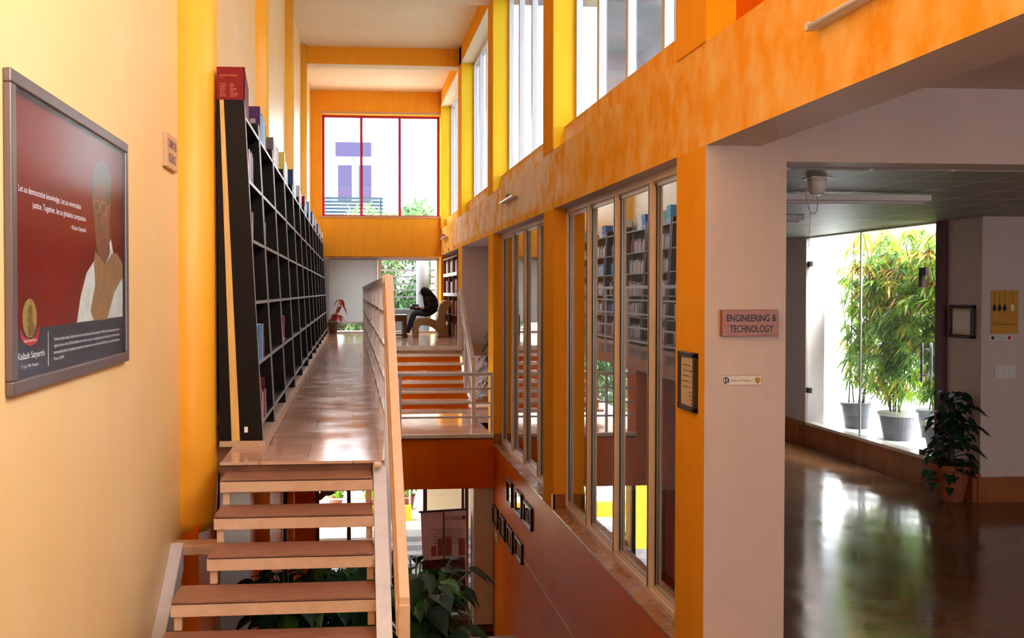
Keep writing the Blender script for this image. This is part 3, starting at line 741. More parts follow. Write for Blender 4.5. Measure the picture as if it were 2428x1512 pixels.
for i, (a, c) in enumerate(UNITS):
    g = thing('book_rack', (-.8, (a + c) / 2, COR), 'tall black tapered book rack, %s along the left wall counting from the stairs' % ORD[i], 'bookrack', 'black racks along the corridor')
    for (y0, y1) in ((a, a + .03), (c - .03, c)):
        p = panel(y0, y1).build('end_panel', [M['black_lam'], M['edge_metal']], g)
        MB().hexa([(-.86, y0 + .004, -1.06), (-.80, y0 + .004, -1.06), (-.80, y1 - .004, -1.06), (-.86, y1 - .004, -1.06)],
                  [(-.935, y0 + .004, 1.36), (-.905, y0 + .004, 1.36), (-.905, y1 - .004, 1.36), (-.935, y1 - .004, 1.36)]).build('wood_strip', M['raw_wood'], p)
    MB().box(BX + .005, BX + .015, a + .03, c - .03, -1.0, 1.3).build('back_panel', M['black_lam'], g)
    for z in SHZ:
        b = MB().box(BX + .015, fx(z) - .004, a + .03, c - .03, z - .018, z)
        b.box(fx(z) - .004, fx(z) + .002, a + .03, c - .03, z - .022, z + .002, 1)
        b.box(fx(z) - .05, fx(z) - .045, a + .04, a + .16, z - .05, z - .018, 1)
        b.build('shelf', [M['black_lam'], M['edge_metal']], g)
    MB().box(BX, -.625, a - .01, c, COR, -1.06).build('plinth', M['plinth'], g)
o = MB().box(-.77, -.745, 6.526, 6.53, -1.0, -.96).build('sticker', M['paper_w'], [q for q in COL.objects if q.name == 'book_rack'][0])

# books
BC = {'red': (0.2, 0.006, 0.008), 'magenta': (0.33, 0.02, 0.09), 'maroon': (0.13, 0.015, 0.015), 'purple': (0.06, 0.02, 0.09), 'blue': (0.03, 0.12, 0.34),
      'sky blue': (0.1, 0.36, 0.6), 'grey': (0.12, 0.1, 0.1), 'white': (0.6, 0.6, 0.6), 'yellow': (0.62, 0.52, 0.1), 'green': (0.08, 0.25, 0.12),
      'navy': (0.02, 0.05, 0.13), 'pink': (0.5, 0.16, 0.2), 'cream': (0.6, 0.5, 0.36), 'black': (0.02, 0.02, 0.02), 'teal': (0.02, 0.2, 0.22)}
BM = {k: plain(k.replace(' ', '_') + '_book_cover', v, 0.45, spec=0.2) for k, v in BC.items()}
NB = [0]; STUFF = MB()
def book(col, x, y, z, th_, h, d, label, group, fine=False, tilt=0.0, face='X'):
    """spine towards +X, front edge at x, thickness along Y from y"""
    NB[0] += 1
    if fine:
        g = thing('book', (x, y, z), label, 'book', group)
        MB().box(x - d, x, y, y + .004, z, z + h).box(x - d, x, y + th_ - .004, y + th_, z, z + h).box(x - .005, x, y, y + th_, z, z + h).build('cover', BM[col], g)
        MB().box(x - d + .006, x - .005, y + .004, y + th_ - .004, z + .005, z + h - .006).build('pages', M['paper_w'], g)
        g.rotation_euler.x = tilt; return g
    b = MB().box(x - d, x, y, y + th_, z, z + h).box(x - d + .006, x - .006, y + .003, y + th_ - .003, z + h - .002, z + h + .0005, 1)
    b.box(x - .001, x + .0012, y + th_ * .15, y + th_ * .85, z + h * .12, z + h * .2, 1)
    o_ = b.build('book', [BM[col], M['paper_w']]); o_.rotation_euler.x = tilt
    return tag(o_, label, 'book', group)
# top row: what stands on the top shelf of each rack
TOPS = [[('red', .033, .335, 7)], [('purple', .04, .27, 2), ('sky blue', .03, .24, 7), ('white', .025, .22, 5), ('navy', .03, .21, 3)],
        [('grey', .05, .235, 2), ('white', .03, .2, 5), ('pink', .03, .2, 6), ('grey', .03, .21, 5)],
        [('yellow', .05, .33, 3), ('cream', .03, .24, 6), ('blue', .03, .22, 6)],
        [('navy', .05, .32, 3), ('sky blue', .03, .22, 7), ('white', .03, .2, 7)],
        [('white', .04, .28, 3), ('maroon', .035, .24, 6), ('blue', .03, .22, 6)],
        [('red', .04, .28, 5), ('purple', .035, .25, 6), ('white', .03, .22, 6)],
        [('sky blue', .05, .33, 4), ('green', .04, .26, 4), ('white', .03, .24, 6)],
        [('blue', .045, .28, 5), ('white', .04, .25, 6)], [('white', .045, .26, 5), ('sky blue', .04, .26, 6)],
        [('blue', .05, .26, 6), ('white', .04, .24, 5)], [('cream', .05, .25, 5), ('blue', .045, .25, 5)], [('white', .05, .24, 6)]]
for i, (a, c) in enumerate(UNITS):
    y = a + .001 if i == 0 else a + .035
    for col, t, h, n_ in TOPS[i]:
        for k in range(n_):
            if y + t > c - .04: break
            zz = 1.36 if (i == 0 and k == 0) else 1.25
            hh = h + R.uniform(-.015, .01)
            colr = col
            if i == 0: colr = ['red', 'magenta', 'magenta', 'maroon', 'maroon', 'red', 'maroon'][k]; hh = h - .015 * k
            if i == 0 and k == 0:
                hh, zz = .23, 1.36
                lab, grp = 'large red computing textbook facing the stairs, on top of the first black rack', None
            else:
                lab = '%s book in the top row of the %s black rack from the stairs' % (colr, ORD[i]); grp = '%s books on top of the %s rack' % (colr, ORD[i])
            bk = book(colr, fx(1.25) + (.0 if i else -.0), y if not (i == 0 and k == 0) else a - .002, zz, t, hh, .17 if i else .195, lab, grp, fine=(i < 2))
            if i == 0 and k == 0:
                X0 = fx(1.36) - .19; zb = 1.36
                tb = MB().text('Introduction to Computers', (X0 + .02, a - .003, zb + .165), (1, 0, 0), (0, 0, 1), .014, .125)
                tb.text('First Edition', (X0 + .02, a - .003, zb + .152), (1, 0, 0), (0, 0, 1), .005, .03)
                for q in range(2):
                    for l_ in range(9): tb.box(X0 + .022 + .072 * q, X0 + .022 + .072 * q + R.uniform(.02, .055), a - .0035, a - .003, zb + .11 - .011 * l_, zb + .1125 - .011 * l_)
                tb.build('cover_lettering', plain('gold_lettering', (0.6, 0.3, 0.1), .5), bk)
            y += t + R.choice([.001, .002, .004])
    if i == 1:   # dark label squares on the purple book facing the stairs
        pb = [q for q in COL.objects if q.name.startswith('book') and q.get('group', '') == 'purple books on top of the second rack'][0]
        tb = MB()
        for (dx, dz) in ((.03, .2), (.09, .14), (.04, .09), (.09, .03)): tb.box(fx(1.25) - .17 + dx, fx(1.25) - .17 + dx + .045, a + .0335, a + .0345, 1.25 + dz, 1.25 + dz + .035)
        tb.build('cover_print', M['plastic_g'], pb)
# books low in the first racks
low = [(0, .80, [('pink', .05, .22), ('pink', .045, .23), ('white', .04, .21), ('maroon', .06, .23), ('red', .06, .22), ('teal', .04, .2)], .0),
       (0, .375, [('maroon', .04, .2), ('cream', .05, .2)], .0),
       (0, -.5, [('sky blue', .06, .25), ('blue', .05, .25), ('sky blue', .07, .26), ('blue', .05, .25), ('white', .05, .26), ('grey', .09, .26), ('black', .05, .16)], .0),
       (0, -.93, [('pink', .06, .22), ('cream', .055, .2), ('maroon', .07, .3), ('magenta', .06, .21), ('pink', .06, .2), ('blue', .04, .1)], .0),
       (2, -.5, [('maroon', .12, .27), ('magenta', .1, .26)], .0),
       (1, .375, [('grey', .06, .2)], 0.)]
for i, z, lst, t in low:
    y = UNITS[i][0] + .05
    for k, (col, t_, h) in enumerate(lst):
        zi = SHZ.index(z) + 1
        book(col, fx(z) - .004, y, z + .001, t_, h, .16, '%s book standing %s from the near end, %s shelf of the %s rack' % (col, ORD[k], ORD[zi - 1], ORD[i]), 'books low in the %s rack' % ORD[i], fine=(i == 0))
        y += t_ + .004
# packed shelves further along
slots = []
for i in range(3, 12):
    a, c = UNITS[i]
    for zi in (1, 2, 3, 4, 5):
        z = SHZ[zi]; y = a + .5 + R.uniform(-.1, .1) if i < 6 else a + .12
        cols = R.choice([['sky blue', 'blue', 'white'], ['white', 'cream', 'grey'], ['pink', 'white', 'red'], ['blue', 'white', 'navy'], ['cream', 'maroon', 'white']])
        while y < c - .1:
            t_ = R.uniform(.03, .055)
            slots.append((i, zi, R.choice(cols), y, z, t_, R.uniform(.2, .29))); y += t_ + .002
room = max(0, 286 - NB[0])
slots.sort(key=lambda s: s[3])
stuff_m = MB(); SC = ['sky blue', 'blue', 'white', 'cream', 'grey', 'pink', 'red', 'navy', 'maroon']
for k, (i, zi, col, y, z, t_, h) in enumerate(slots):
    if k < room:
        book(col, fx(z) - .11, y, z + .001, t_, h, .13, '%s book on the %s shelf of the %s rack from the stairs' % (col, ORD[zi], ORD[i]), '%s books, %s shelf, %s rack' % (col, ORD[zi], ORD[i]))
    else:
        x = fx(z) - .11; stuff_m.box(x - .13, x, y, y + t_, z + .001, z + h, SC.index(col) if col in SC else 2)
tag(stuff_m.build('books', [BM[q] for q in SC]), 'rows of mixed books filling the shelves of the distant black racks', 'books', kind='stuff')

# ================================================================== CORRIDOR RAILING, STAIRS, BRIDGE RAILING
g = thing('corridor_railing', (.23, 12, COR), 'long off-white horizontal-bar railing along the right edge of the upper corridor', 'railing')
PY = [7.18 + 1.36 * k for k in range(9)]
for y in PY: MB().box(.205, .248, y - .022, y + .022, COR, .06).build('post', M['rail'], g, bev=.003)
MB().box(.195, .258, 5.95, 18.2, .05, .1).build('top_rail', M['rail'], g, bev=.005)
for z in (-.14, -.37, -.6, -.83): MB().box(.212, .242, 5.95, 18.1, z - .014, z + .014).build('bar', M['rail'], g, bev=.003)

g = thing('staircase', (-.35, 4.9, HALL), 'open wooden stair with brown treads climbing to the upper corridor', 'staircase')
SL = .17 / .27
for k in range(7):
    z = -1.159 - .164 * k; y = 5.68 - .261 * k; L = -.816 if k < 3 else (-.966 if k == 3 else -1.0)
    t = MB().box(L, .121, y, y + .275, z - .012, z).box(L + .004, .118, y + .004, y + .28, z - .018, z - .012, 1).build('tread', [M['tread'], M['tread_edge']], g, bev=.002)
    MB().box(L - .005, .124, y + .006, y + .04, z - .085, z - .018).build('tread_nosing', M['rail_peach'], t, bev=.003)
    MB().box(L + .01, L + .05, y + .03, y + .07, z - .164, z - .085).build('riser_post', M['rail_peach'], t)
    MB().box(.08, .118, y + .03, y + .07, z - .164, z - .085).build('riser_post', M['rail_peach'], t)
def pt(y, z0): return z0 - SL * (5.65 - y)
b = MB(); b.hexa([(.13, 5.9, -1.26), (.214, 5.9, -1.26), (.214, 5.9, -1.11), (.13, 5.9, -1.11)], [(.115, 3.85, pt(3.85, -1.236)), (.198, 3.85, pt(3.85, -1.236)), (.198, 3.85, pt(3.85, -1.09)), (.115, 3.85, pt(3.85, -1.09))])
b.build('stringer', M['rail'], g, bev=.004)
MB().box(.135, .185, 5.78, 5.9, -1.12, -1.1).build('stringer_block', M['rail_peach'], g, bev=.004)
b = MB(); b.hexa([(-1.2, 6.1, -1.84), (-1.12, 6.1, -1.84), (-1.12, 6.1, -1.66), (-1.2, 6.1, -1.66)], [(-1.2, 3.95, pt(3.4, -1.84)), (-1.12, 3.95, pt(3.4, -1.84)), (-1.12, 3.95, pt(3.4, -1.64)), (-1.2, 3.95, pt(3.4, -1.64))])
b.build('wall_stringer', M['rail'], g, bev=.004)
g = thing('stair_handrail', (.22, 4.8, HALL), 'peach painted stair handrail sloping down to a square newel post', 'handrail')
b = MB(); yt, yb = 5.9, 3.69; zt, zb = .115, -1.25
b.hexa([(.206, yt, zt - .06), (.26, yt, zt - .06), (.26, yt, zt), (.206, yt, zt)], [(.188, yb, zb - .06), (.232, yb, zb - .06), (.232, yb, zb), (.188, yb, zb)])
b.build('handrail', M['rail_peach'], g, bev=.004)
b = MB(); b.hexa([(.196, yt, zt - .16), (.222, yt, zt - .16), (.222, yt, zt - .05), (.196, yt, zt - .05)], [(.176, yb, zb - .16), (.2, yb, zb - .16), (.2, yb, zb - .05), (.176, yb, zb - .05)])
b.build('under_rail', M['rail_peach'], g, bev=.003)
MB().box(.184, .233, 3.68, 3.73, HALL, zb - .03).build('newel_post', M['rail_peach'], g, bev=.004)
MB().box(.205, .25, 5.86, 5.905, -1.9, .07).build('newel_post', M['rail'], g, bev=.004)

g = thing('bridge_railing', (1.5, 14.72, HALL), 'off-white five-bar railing across the front edge of the bridge', 'railing')
for x in (.77, 2.27): MB().box(x - .02, x + .02, 14.7, 14.74, -2.33, -1.34).build('post', M['rail'], g)
MB().box(.28, 2.29, 14.69, 14.75, -1.37, -1.32).build('top_rail', M['rail'], g, bev=.004)
for z in (-1.585, -1.82, -2.05): MB().box(.28, 2.28, 14.71, 14.73, z - .015, z + .015).build('bar', M['rail'], g)

g = thing('platform_steps', (1.2, 17.4, HALL), 'flight of white-edged steps with orange risers climbing from the bridge', 'steps')
for k in range(8):
    z = COR - .155 * k; y = 18.4 - .27 * k
    if k: MB().box(.3, 2.2, y, y + .3, z - .045, z).build('tread', M['white_step'], g, bev=.004)
    else: MB().box(.28, 2.24, y - .02, y + .04, z - .09, z).build('tread', M['white_step'], g, bev=.004)
    if k < 7: MB().box(.32, 2.16, y + .04, y + .06, z - .155, z - (.045 if k else .09)).build('riser', M['orange_low'], g)
MB().prism([(18.35, COR - .1), (18.35, COR - .35), (16.35, HALL), (16.25, HALL), (16.25, HALL + .12)], 'X', 2.2, 2.26).build('stringer', M['rail'], g)
g = thing('step_handrail', (2.2, 17, HALL), 'cream handrail with square posts beside the platform steps', 'handrail')
MB().beam((2.17, 18.2, .04), (2.13, 16.0, -1.2), .07, .06).build('handrail', M['rail'], g, bev=.004)
MB().beam((2.17, 18.2, -.25), (2.13, 16.0, -1.5), .02, .09).build('bar', M['rail'], g)
for y, z0, z1 in ((18.18, COR, .0), (17.1, -1.9, -.55), (16.02, HALL, -1.2)): MB().box(2.11, 2.18, y - .03, y + .03, z0, z1).build('post', M['rail'], g, bev=.003)

# ================================================================== PICTURES AND SIGNS
def poster():
    X = -1.165
    g = thing('framed_poster', (-1.2, 4.12, .2), 'large dark-framed crimson poster of a man in a white tunic on the near left wall', 'poster')
    fr = MB(); y0, y1, z0, z1, t = 3.243, 4.88, -.362, .775, .05
    x0, x1 = -1.2, -1.170
    fr.box(x0, x1, y0, y1, z0, z0 + t).box(x0, x1, y0, y1, z1 - t, z1).box(x0, x1, y0, y0 + t, z0 + t, z1 - t).box(x0, x1, y1 - t, y1, z0 + t, z1 - t)
    f_ = fr.build('frame', M['frame_bronze'], g, bev=.006)
    lip = MB(); LX = -1.178
    lip.box(-1.188, LX, y0 + t, y1 - t, z1 - t - .014, z1 - t).box(-1.188, LX, y1 - t - .014, y1 - t, z0 + t, z1 - t).build('inner_lip', M['gasket'], f_)
    MB().box(-1.2, -1.189, y0 + t - .01, y1 - t + .01, z0 + t - .01, z1 - t + .01).build('print', M['red_print'], g)
    pr = lambda poly, d, nm, mt, par=g: MB().prism(poly, 'X', X - .004, X - .004 + d).build(nm, mt, par)
    A, B_ = (y0 + t) / 1.017 - .004, (y1 - t) / 1.017
    keep = {o_.name for o_ in bpy.data.objects}
    pr([(A, -.308), (B_, -.308), (B_, -.124), (A, -.136)], .0006, 'caption_band', M['navy'])
    pr([(3.967, -0.13), (4.021, -0.02), (4.113, 0.085), (4.245, 0.148), (4.30, .10), (4.516, 0.257), (4.56, 0.19), (4.70, 0.15), (B_, 0.111), (B_, -0.124)], .0007, 'figure_tunic', M['kurta_print'])
    pr([(4.30, .22), (4.285, 0.13), (4.364, 0.09), (4.5, 0.19), (4.48, .26)], .0010, 'figure_neck', M['skin_print'])
    pr([(4.271, 0.594), (4.369, 0.613), (4.444, 0.602), (4.502, 0.568), (4.521, 0.538), (4.518, 0.433), (4.49, 0.36), (4.488, 0.255), (4.435, 0.204), (4.346, 0.163), (4.286, 0.177), (4.257, 0.225), (4.236, 0.339), (4.203, 0.402), (4.199, 0.493), (4.218, 0.547)], .0014, 'figure_face', M['skin_print'])
    pr([(4.271, 0.594), (4.369, 0.613), (4.444, 0.602), (4.502, 0.568), (4.521, 0.538), (4.518, 0.433), (4.478, 0.408), (4.453, 0.461), (4.404, 0.514), (4.269, 0.495), (4.233, 0.451), (4.221, 0.43), (4.204, 0.435), (4.199, 0.493), (4.218, 0.547)], .0020, 'figure_hair', M['hair_print'])
    pr([(4.246, 0.187), (4.406, 0.126), (4.537, 0.188), (4.627, 0.192), (B_, 0.14), (B_, .08), (4.577, 0.001), (4.442, -0.131), (4.22, -0.13), (4.164, -0.085), (4.243, 0.034), (4.225, 0.12)], .0012, 'figure_shawl', M['shawl_print'])
    sp = MB()
    for yc, r in ((4.262, .045), (4.385, .055)):
        pts = [(X - .0015, yc + r * math.cos(q * PI / 8), .39 + r * .62 * math.sin(q * PI / 8)) for q in range(17)]
        sp.tube(pts, .0022, 4)
    sp.tube([(X - .0015, 4.307, .395), (X - .0015, 4.33, .395)], .002, 4).tube([(X - .0015, 4.44, .4), (X - .0015, 4.5, .42)], .002, 4)
    sp.build('figure_glasses', M['gold'], g)
    sh = MB()
    for yc in (4.262, 4.385): sh.prism([(yc - .03, .395), (yc, .41), (yc + .035, .395), (yc, .375)], 'X', X - .003, X - .0018)
    sh.prism([(4.27, .295), (4.31, .31), (4.38, .29), (4.33, .275)], 'X', X - .003, X - .0018).prism([(4.30, .4), (4.315, .4), (4.325, .325), (4.285, .325)], 'X', X - .003, X - .0019)
    sh.build('figure_features', M['hair_print'], g)
    n_ = 28
    md = pr([(3.40 + .073 * math.cos(2 * PI * q / n_), -.095 + .071 * math.sin(2 * PI * q / n_)) for q in range(n_)], .0012, 'medal', M['gold'])
    pr([(3.385, -.16), (3.375, -.125), (3.385, -.11), (3.372, -.1), (3.38, -.088), (3.375, -.07), (3.39, -.05), (3.415, -.045), (3.428, -.07), (3.425, -.1), (3.45, -.13), (3.45, -.155)], .0018, 'medal_relief', M['gold_d'], md)
    rb = pr([(3.303, -0.13), (3.318, -.145), (3.345, -.163), (3.402, -.172), (3.458, -.163), (3.478, -.145), (3.495, -0.125), (3.49, -.16), (3.468, -0.185), (3.402, -0.198), (3.335, -0.182), (3.305, -.16)], .0022, 'ribbon', M['ribbon'])
    rt = (0, 1, 0); up = (0, 0, 1); xs = X - .0038
    MB().text('Nobel Prize Winner', (X - .0014, 3.335, -.181), rt, up, .011, .132).build('lettering', M['white_ink'], rb)
    q = MB()
    q.text('Let us democratize knowledge. Let us universalize', (xs, 3.296, .356), rt, up, .024, .735)
    q.text('justice. Together, let us globalize compassion.', (xs, 3.437, .309), rt, up, .024, .67)
    q.text('- Kailash Satyarthi', (xs, 3.885, .262), rt, up, .019, .22)
    q.build('quotation', M['white_ink'], g)
    q = MB(); xs = X - .0026
    q.text('Kailash Satyarthi', (xs, 3.277, -.240), rt, up, .024, .275)
    q.text('(11 Jan 1954- Present)', (xs, 3.31, -.272), rt, up, .012, .17)
    q.box(X - .004, xs, 3.596, 3.599, -.285, -.15)
    for l_, (s_, w_) in enumerate((('Children rights activist, Kailash Satyarthi founded Bachpan Bachao Andolan in 1980, which has acted to protect the', 1.06),
            ('rights of more than 83,000 children from 144 countries. It is largely because of Satyarthi\'s activism that the', 1.06),
            ('International Labour Organization adopted a convention on the worst forms of child labour. Awarded Nobel Peace', 1.06), ('Prize in 2014.', .125))):
        q.text(s_, (xs, 3.66 if l_ < 3 else 3.66, -.191 - .0257 * l_), rt, up, .0125, w_ if l_ == 3 else w_ - .0 if False else (1.0 if l_ < 3 else w_))
    q.build('caption', M['white_ink'], g)
    bs = Vector(g['_base'])        # bring the printed layers onto the sheet
    for o_ in bpy.data.objects:
        if o_.name not in keep and o_.type == 'MESH':
            for v_ in o_.data.vertices: v_.co = (v_.co + bs) * 1.017 - bs
    MB().box(-1.178, -1.177, y0 + t, y1 - t, z0 + t, z1 - t).build('glass_front', M['glass_pic'], g)
poster()
def wood_sign(lab, plane, a0, a1, z0, z1, lines, mt, inkm, h):
    if plane == 'L':
        g = thing('wall_sign', (-1.2, (a0 + a1) / 2, z0), lab, 'sign')
        MB().box(-1.2, -1.172, a0, a1, z0, z1).build('board', mt, g, bev=.003)
        q = MB()
        for s_, zz, w_ in lines: q.text(s_, (-1.1715, (a0 + a1) / 2 - .01, zz), (0, 1, 0), (0, 0, 1), h, w_, align='CENTER', bold=0.018)
    else:
        g = thing('wall_sign', ((a0 + a1) / 2, 5.77, z0), lab, 'sign')
        MB().box(a0, a1, 5.735, 5.77, z0, z1).build('board', mt, g, bev=.003)
        q = MB()
        for s_, zz, w_ in lines: q.text(s_, ((a0 + a1) / 2 + .01, 5.7345, zz), (1, 0, 0), (0, 0, 1), h, w_, align='CENTER', bold=0.018)
    q.build('lettering', inkm, g)
wood_sign('small pinkish wooden sign reading COMPUTER SCIENCE beside the near left column', 'L', 5.89, 6.25, .8, 1.02, [('COMPUTER', .93, .28), ('SCIENCE', .84, .23)], M['sign_wood_l'], plain('faded_lettering', (.22, .12, .14), .6), .055)
wood_sign('brown wooden sign reading ENGINEERING & TECHNOLOGY on the white pier', 'F', 2.402, 2.782, -.29, -.116, [('ENGINEERING &', -.192, .335), ('TECHNOLOGY', -.262, .295)], M['sign_wood'], M['ink'], .045)
g = thing('wall_sticker', (2.55, 5.77, -.61), 'narrow white sticker reading Silence Please ! on the white pier', 'sticker')
MB().box(2.414, 2.687, 5.768, 5.77, -.612, -.55).build('backing', M['paper_w'], g)
b = MB()
b.box(2.414, 2.687, 5.7672, 5.768, -.5515, -.55).box(2.414, 2.687, 5.7672, 5.768, -.612, -.6105).box(2.414, 2.4155, 5.7672, 5.768, -.612, -.55).box(2.6855, 2.687, 5.7672, 5.768, -.612, -.55)
b.text('Silence Please !', (2.481, 5.7678, -.589), (1, 0, 0), (0, 0, 1), .016, .145)
b.build('lettering', M['navy'], g)
b = MB().cyl((2.445, 5.768, -.581), (2.445, 5.767, -.581), .023, k=24); lg = b.build('round_logo', M['navy'], g)
MB().prism([(2.427, -.59), (2.427, -.575), (2.436, -.57), (2.44, -.577), (2.433, -.58), (2.44, -.588)], 'Y', 5.7665, 5.767).prism([(2.449, -.602), (2.453, -.602), (2.453, -.57), (2.447, -.565)], 'Y', 5.7665, 5.767).build('logo_mark', M['white_ink'], lg)
b = MB().cyl((2.66, 5.768, -.58), (2.66, 5.767, -.58), .02, k=20); sm = b.build('yellow_face', M['poster_y'], g)
MB().cyl((2.654, 5.767, -.574), (2.654, 5.7665, -.574), .004, k=8).cyl((2.665, 5.767, -.574), (2.665, 5.7665, -.574), .004, k=8).box(2.657, 2.663, 5.7665, 5.767, -.603, -.585).build('face_marks', M['ink'], sm)
g = thing('picture_frame', (2.3, 6.03, -.8), 'black framed handwritten letter on the orange face of the near pier', 'picture')
y0, y1, z0, z1, t = 5.875, 6.19, -.81, -.41, .035
b = MB().box(2.27, 2.3, y0, y1, z0, z0 + t).box(2.27, 2.3, y0, y1, z1 - t, z1).box(2.27, 2.3, y0, y0 + t, z0, z1).box(2.27, 2.3, y1 - t, y1, z0, z1)
b.build('frame', M['frame_dark'], g, bev=.004)
MB().box(2.285, 2.3, y0 + .03, y1 - .03, z0 + .03, z1 - .03).build('letter', M['paper'], g)
b = MB(); rn = random.Random(5)
for l_ in range(5):
    yy = y1 - .07
    while yy > y0 + .09:
        w_ = rn.uniform(.008, .028); b.box(2.2835, 2.2845, yy - w_, yy, z1 - .095 - .037 * l_, z1 - .091 - .037 * l_ + rn.uniform(0, .006)); yy -= w_ + rn.uniform(.008, .016)
for l_ in range(4): b.box(2.2835, 2.2845, y0 + .06, y0 + .06 + rn.uniform(.05, .09), z0 + .05 + .025 * l_, z0 + .054 + .025 * l_)
b.build('handwriting', M['ink'], g)
MB().box(2.278, 2.279, y0 + t, y1 - t, z0 + t, z1 - t).build('glass_front', M['glass_pic'], g)
# seven small frames on the lower orange wall
rows = [(12.86, 13.26, -3.11, -2.76, 'far end of the upper row'), (12.1, 12.56, -3.08, -2.76, 'middle of the upper row'), (11.42, 11.93, -3.07, -2.78, 'near end of the upper row'),
        (14.14, 14.6, -3.76, -3.45, 'far end of the lower row'), (13.46, 13.9, -3.77, -3.44, 'second from far end, lower row'), (12.78, 13.24, -3.76, -3.44, 'third from far end, lower row'), (12.08, 12.56, -3.7, -3.42, 'near end of the lower row')]
for (a, c, z0, z1, where) in rows:
    g = thing('picture_frame', (2.3, (a + c) / 2, z0), 'small framed picture on the lower orange wall, ' + where, 'picture', 'small frames on the lower orange wall')
    t = .03
    MB().box(2.265, 2.3, a, c, z0, z0 + t).box(2.265, 2.3, a, c, z1 - t, z1).box(2.265, 2.3, a, a + t, z0, z1).box(2.265, 2.3, c - t, c, z0, z1).build('frame', M['frame_dark'], g, bev=.003)
    MB().box(2.285, 2.3, a + .02, c - .02, z0 + .02, z1 - .02).build('print', M['plastic_g'], g)
    MB().box(2.279, 2.281, a + t, c - t, z0 + t, z1 - t).build('glass_front', M['glass2'], g)
g = thing('wall_plaque', (2.3, 14.1, -4.0), 'small brown wooden plaque below the small frames on the lower wall', 'sign')
MB().box(2.285, 2.3, 14.12, 14.5, -3.98, -3.82).build('board', M['sign_wood_l'], g)
# hall end wall
g = thing('picture_frame', (7.03, 9.93, -.52), 'black framed certificate on the pink-lit wall beside the glass door', 'picture')
y0, y1, z0, z1, t = 9.71, 10.13, -.53, -.15, .04
MB().box(6.99, 7.03, y0, y1, z0, z0 + t).box(6.99, 7.03, y0, y1, z1 - t, z1).box(6.99, 7.03, y0, y0 + t, z0, z1).box(6.99, 7.03, y1 - t, y1, z0, z1).build('frame', M['frame_dark'], g, bev=.004)
MB().box(7.01, 7.03, y0 + .03, y1 - .03, z0 + .03, z1 - .03).build('mount', M['paper'], g)
MB().box(7.006, 7.01, y0 + .075, y1 - .06, z0 + .07, z1 - .07).build('certificate', M['paper_w'], g)
g = thing('wall_poster', (7.3, 9.62, -.47), 'amber SAVE ELECTRICITY poster with hanging light bulbs on the hall wall', 'poster')
MB().box(7.137, 7.462, 9.614, 9.62, -.47, .018).build('sheet', M['poster_y'], g)
b = MB(); bx = (7.178, 7.238, 7.298, 7.392)
for k, x in enumerate(bx): b.box(x - .0015, x + .0015, 9.612, 9.614, -.13, .016)
for x in bx[:3]:
    b.prism([(x + .023 * math.sin(2 * PI * q / 16) * (1.0 if math.cos(2 * PI * q / 16) < .3 else .62), -.175 + (.033 + .008) * math.cos(2 * PI * q / 16)) for q in range(16)], 'Y', 9.612, 9.614)
b.build('dark_bulbs', M['navy'], g)
x = bx[3]; MB().prism([(x + .023 * math.sin(2 * PI * q / 16) * (1.0 if math.cos(2 * PI * q / 16) < .3 else .62), -.175 + .041 * math.cos(2 * PI * q / 16)) for q in range(16)], 'Y', 9.612, 9.614).build('lit_bulb_print', M['white_ink'], g)
MB().cyl((x, 9.612, -.185), (x, 9.611, -.185), .007, k=10).build('bulb_spot', M['ribbon'], g)
MB().text('SAVE', (7.158, 9.613, -.275), (1, 0, 0), (0, 0, 1), .034, .07).text('ELECTRICITY', (7.158, 9.613, -.32), (1, 0, 0), (0, 0, 1), .034, .2).build('headline', plain('pale_headline', (.66, .42, .16), .5), g)
MB().text('SAVE ENERGY SAVE LIFE', (7.158, 9.613, -.35), (1, 0, 0), (0, 0, 1), .011, .12).text('SWITCH OFF LIGHTS WHEN NOT IN USE', (7.158, 9.613, -.372), (1, 0, 0), (0, 0, 1), .013, .29).build('small_print', M['ink'], g)
g = thing('wall_sticker', (7.27, 9.62, -.54), 'small white phone-off sticker under the amber poster', 'sticker')
MB().box(7.135, 7.395, 9.616, 9.62, -.542, -.488).build('backing', M['paper_w'], g)
MB().cyl((7.163, 9.616, -.515), (7.163, 9.615, -.515), .02, k=16).text('Please Switch Off', (7.19, 9.6155, -.511), (1, 0, 0), (0, 0, 1), .012, .125).text('Your Mobile', (7.205, 9.6155, -.532), (1, 0, 0), (0, 0, 1), .012, .09).build('lettering', M['navy'], g)
MB().cyl((7.36, 9.616, -.515), (7.36, 9.615, -.515), .02, k=16).build('ban_mark', M['ribbon'], g)
g = thing('light_switch_panel', (7.32, 9.62, -.98), 'white plate of wall switches below the amber poster', 'switch')
MB().box(7.193, 7.441, 9.608, 9.62, -.976, -.82).build('plate', M['plastic_w'], g, bev=.004)
for k in range(3):
    for j in range(2): MB().box(7.215 + .072 * k, 7.27 + .072 * k, 9.6, 9.608, -.96 + .07 * j, -.905 + .07 * j).build('switch', M['plastic_w'], g, bev=.003)

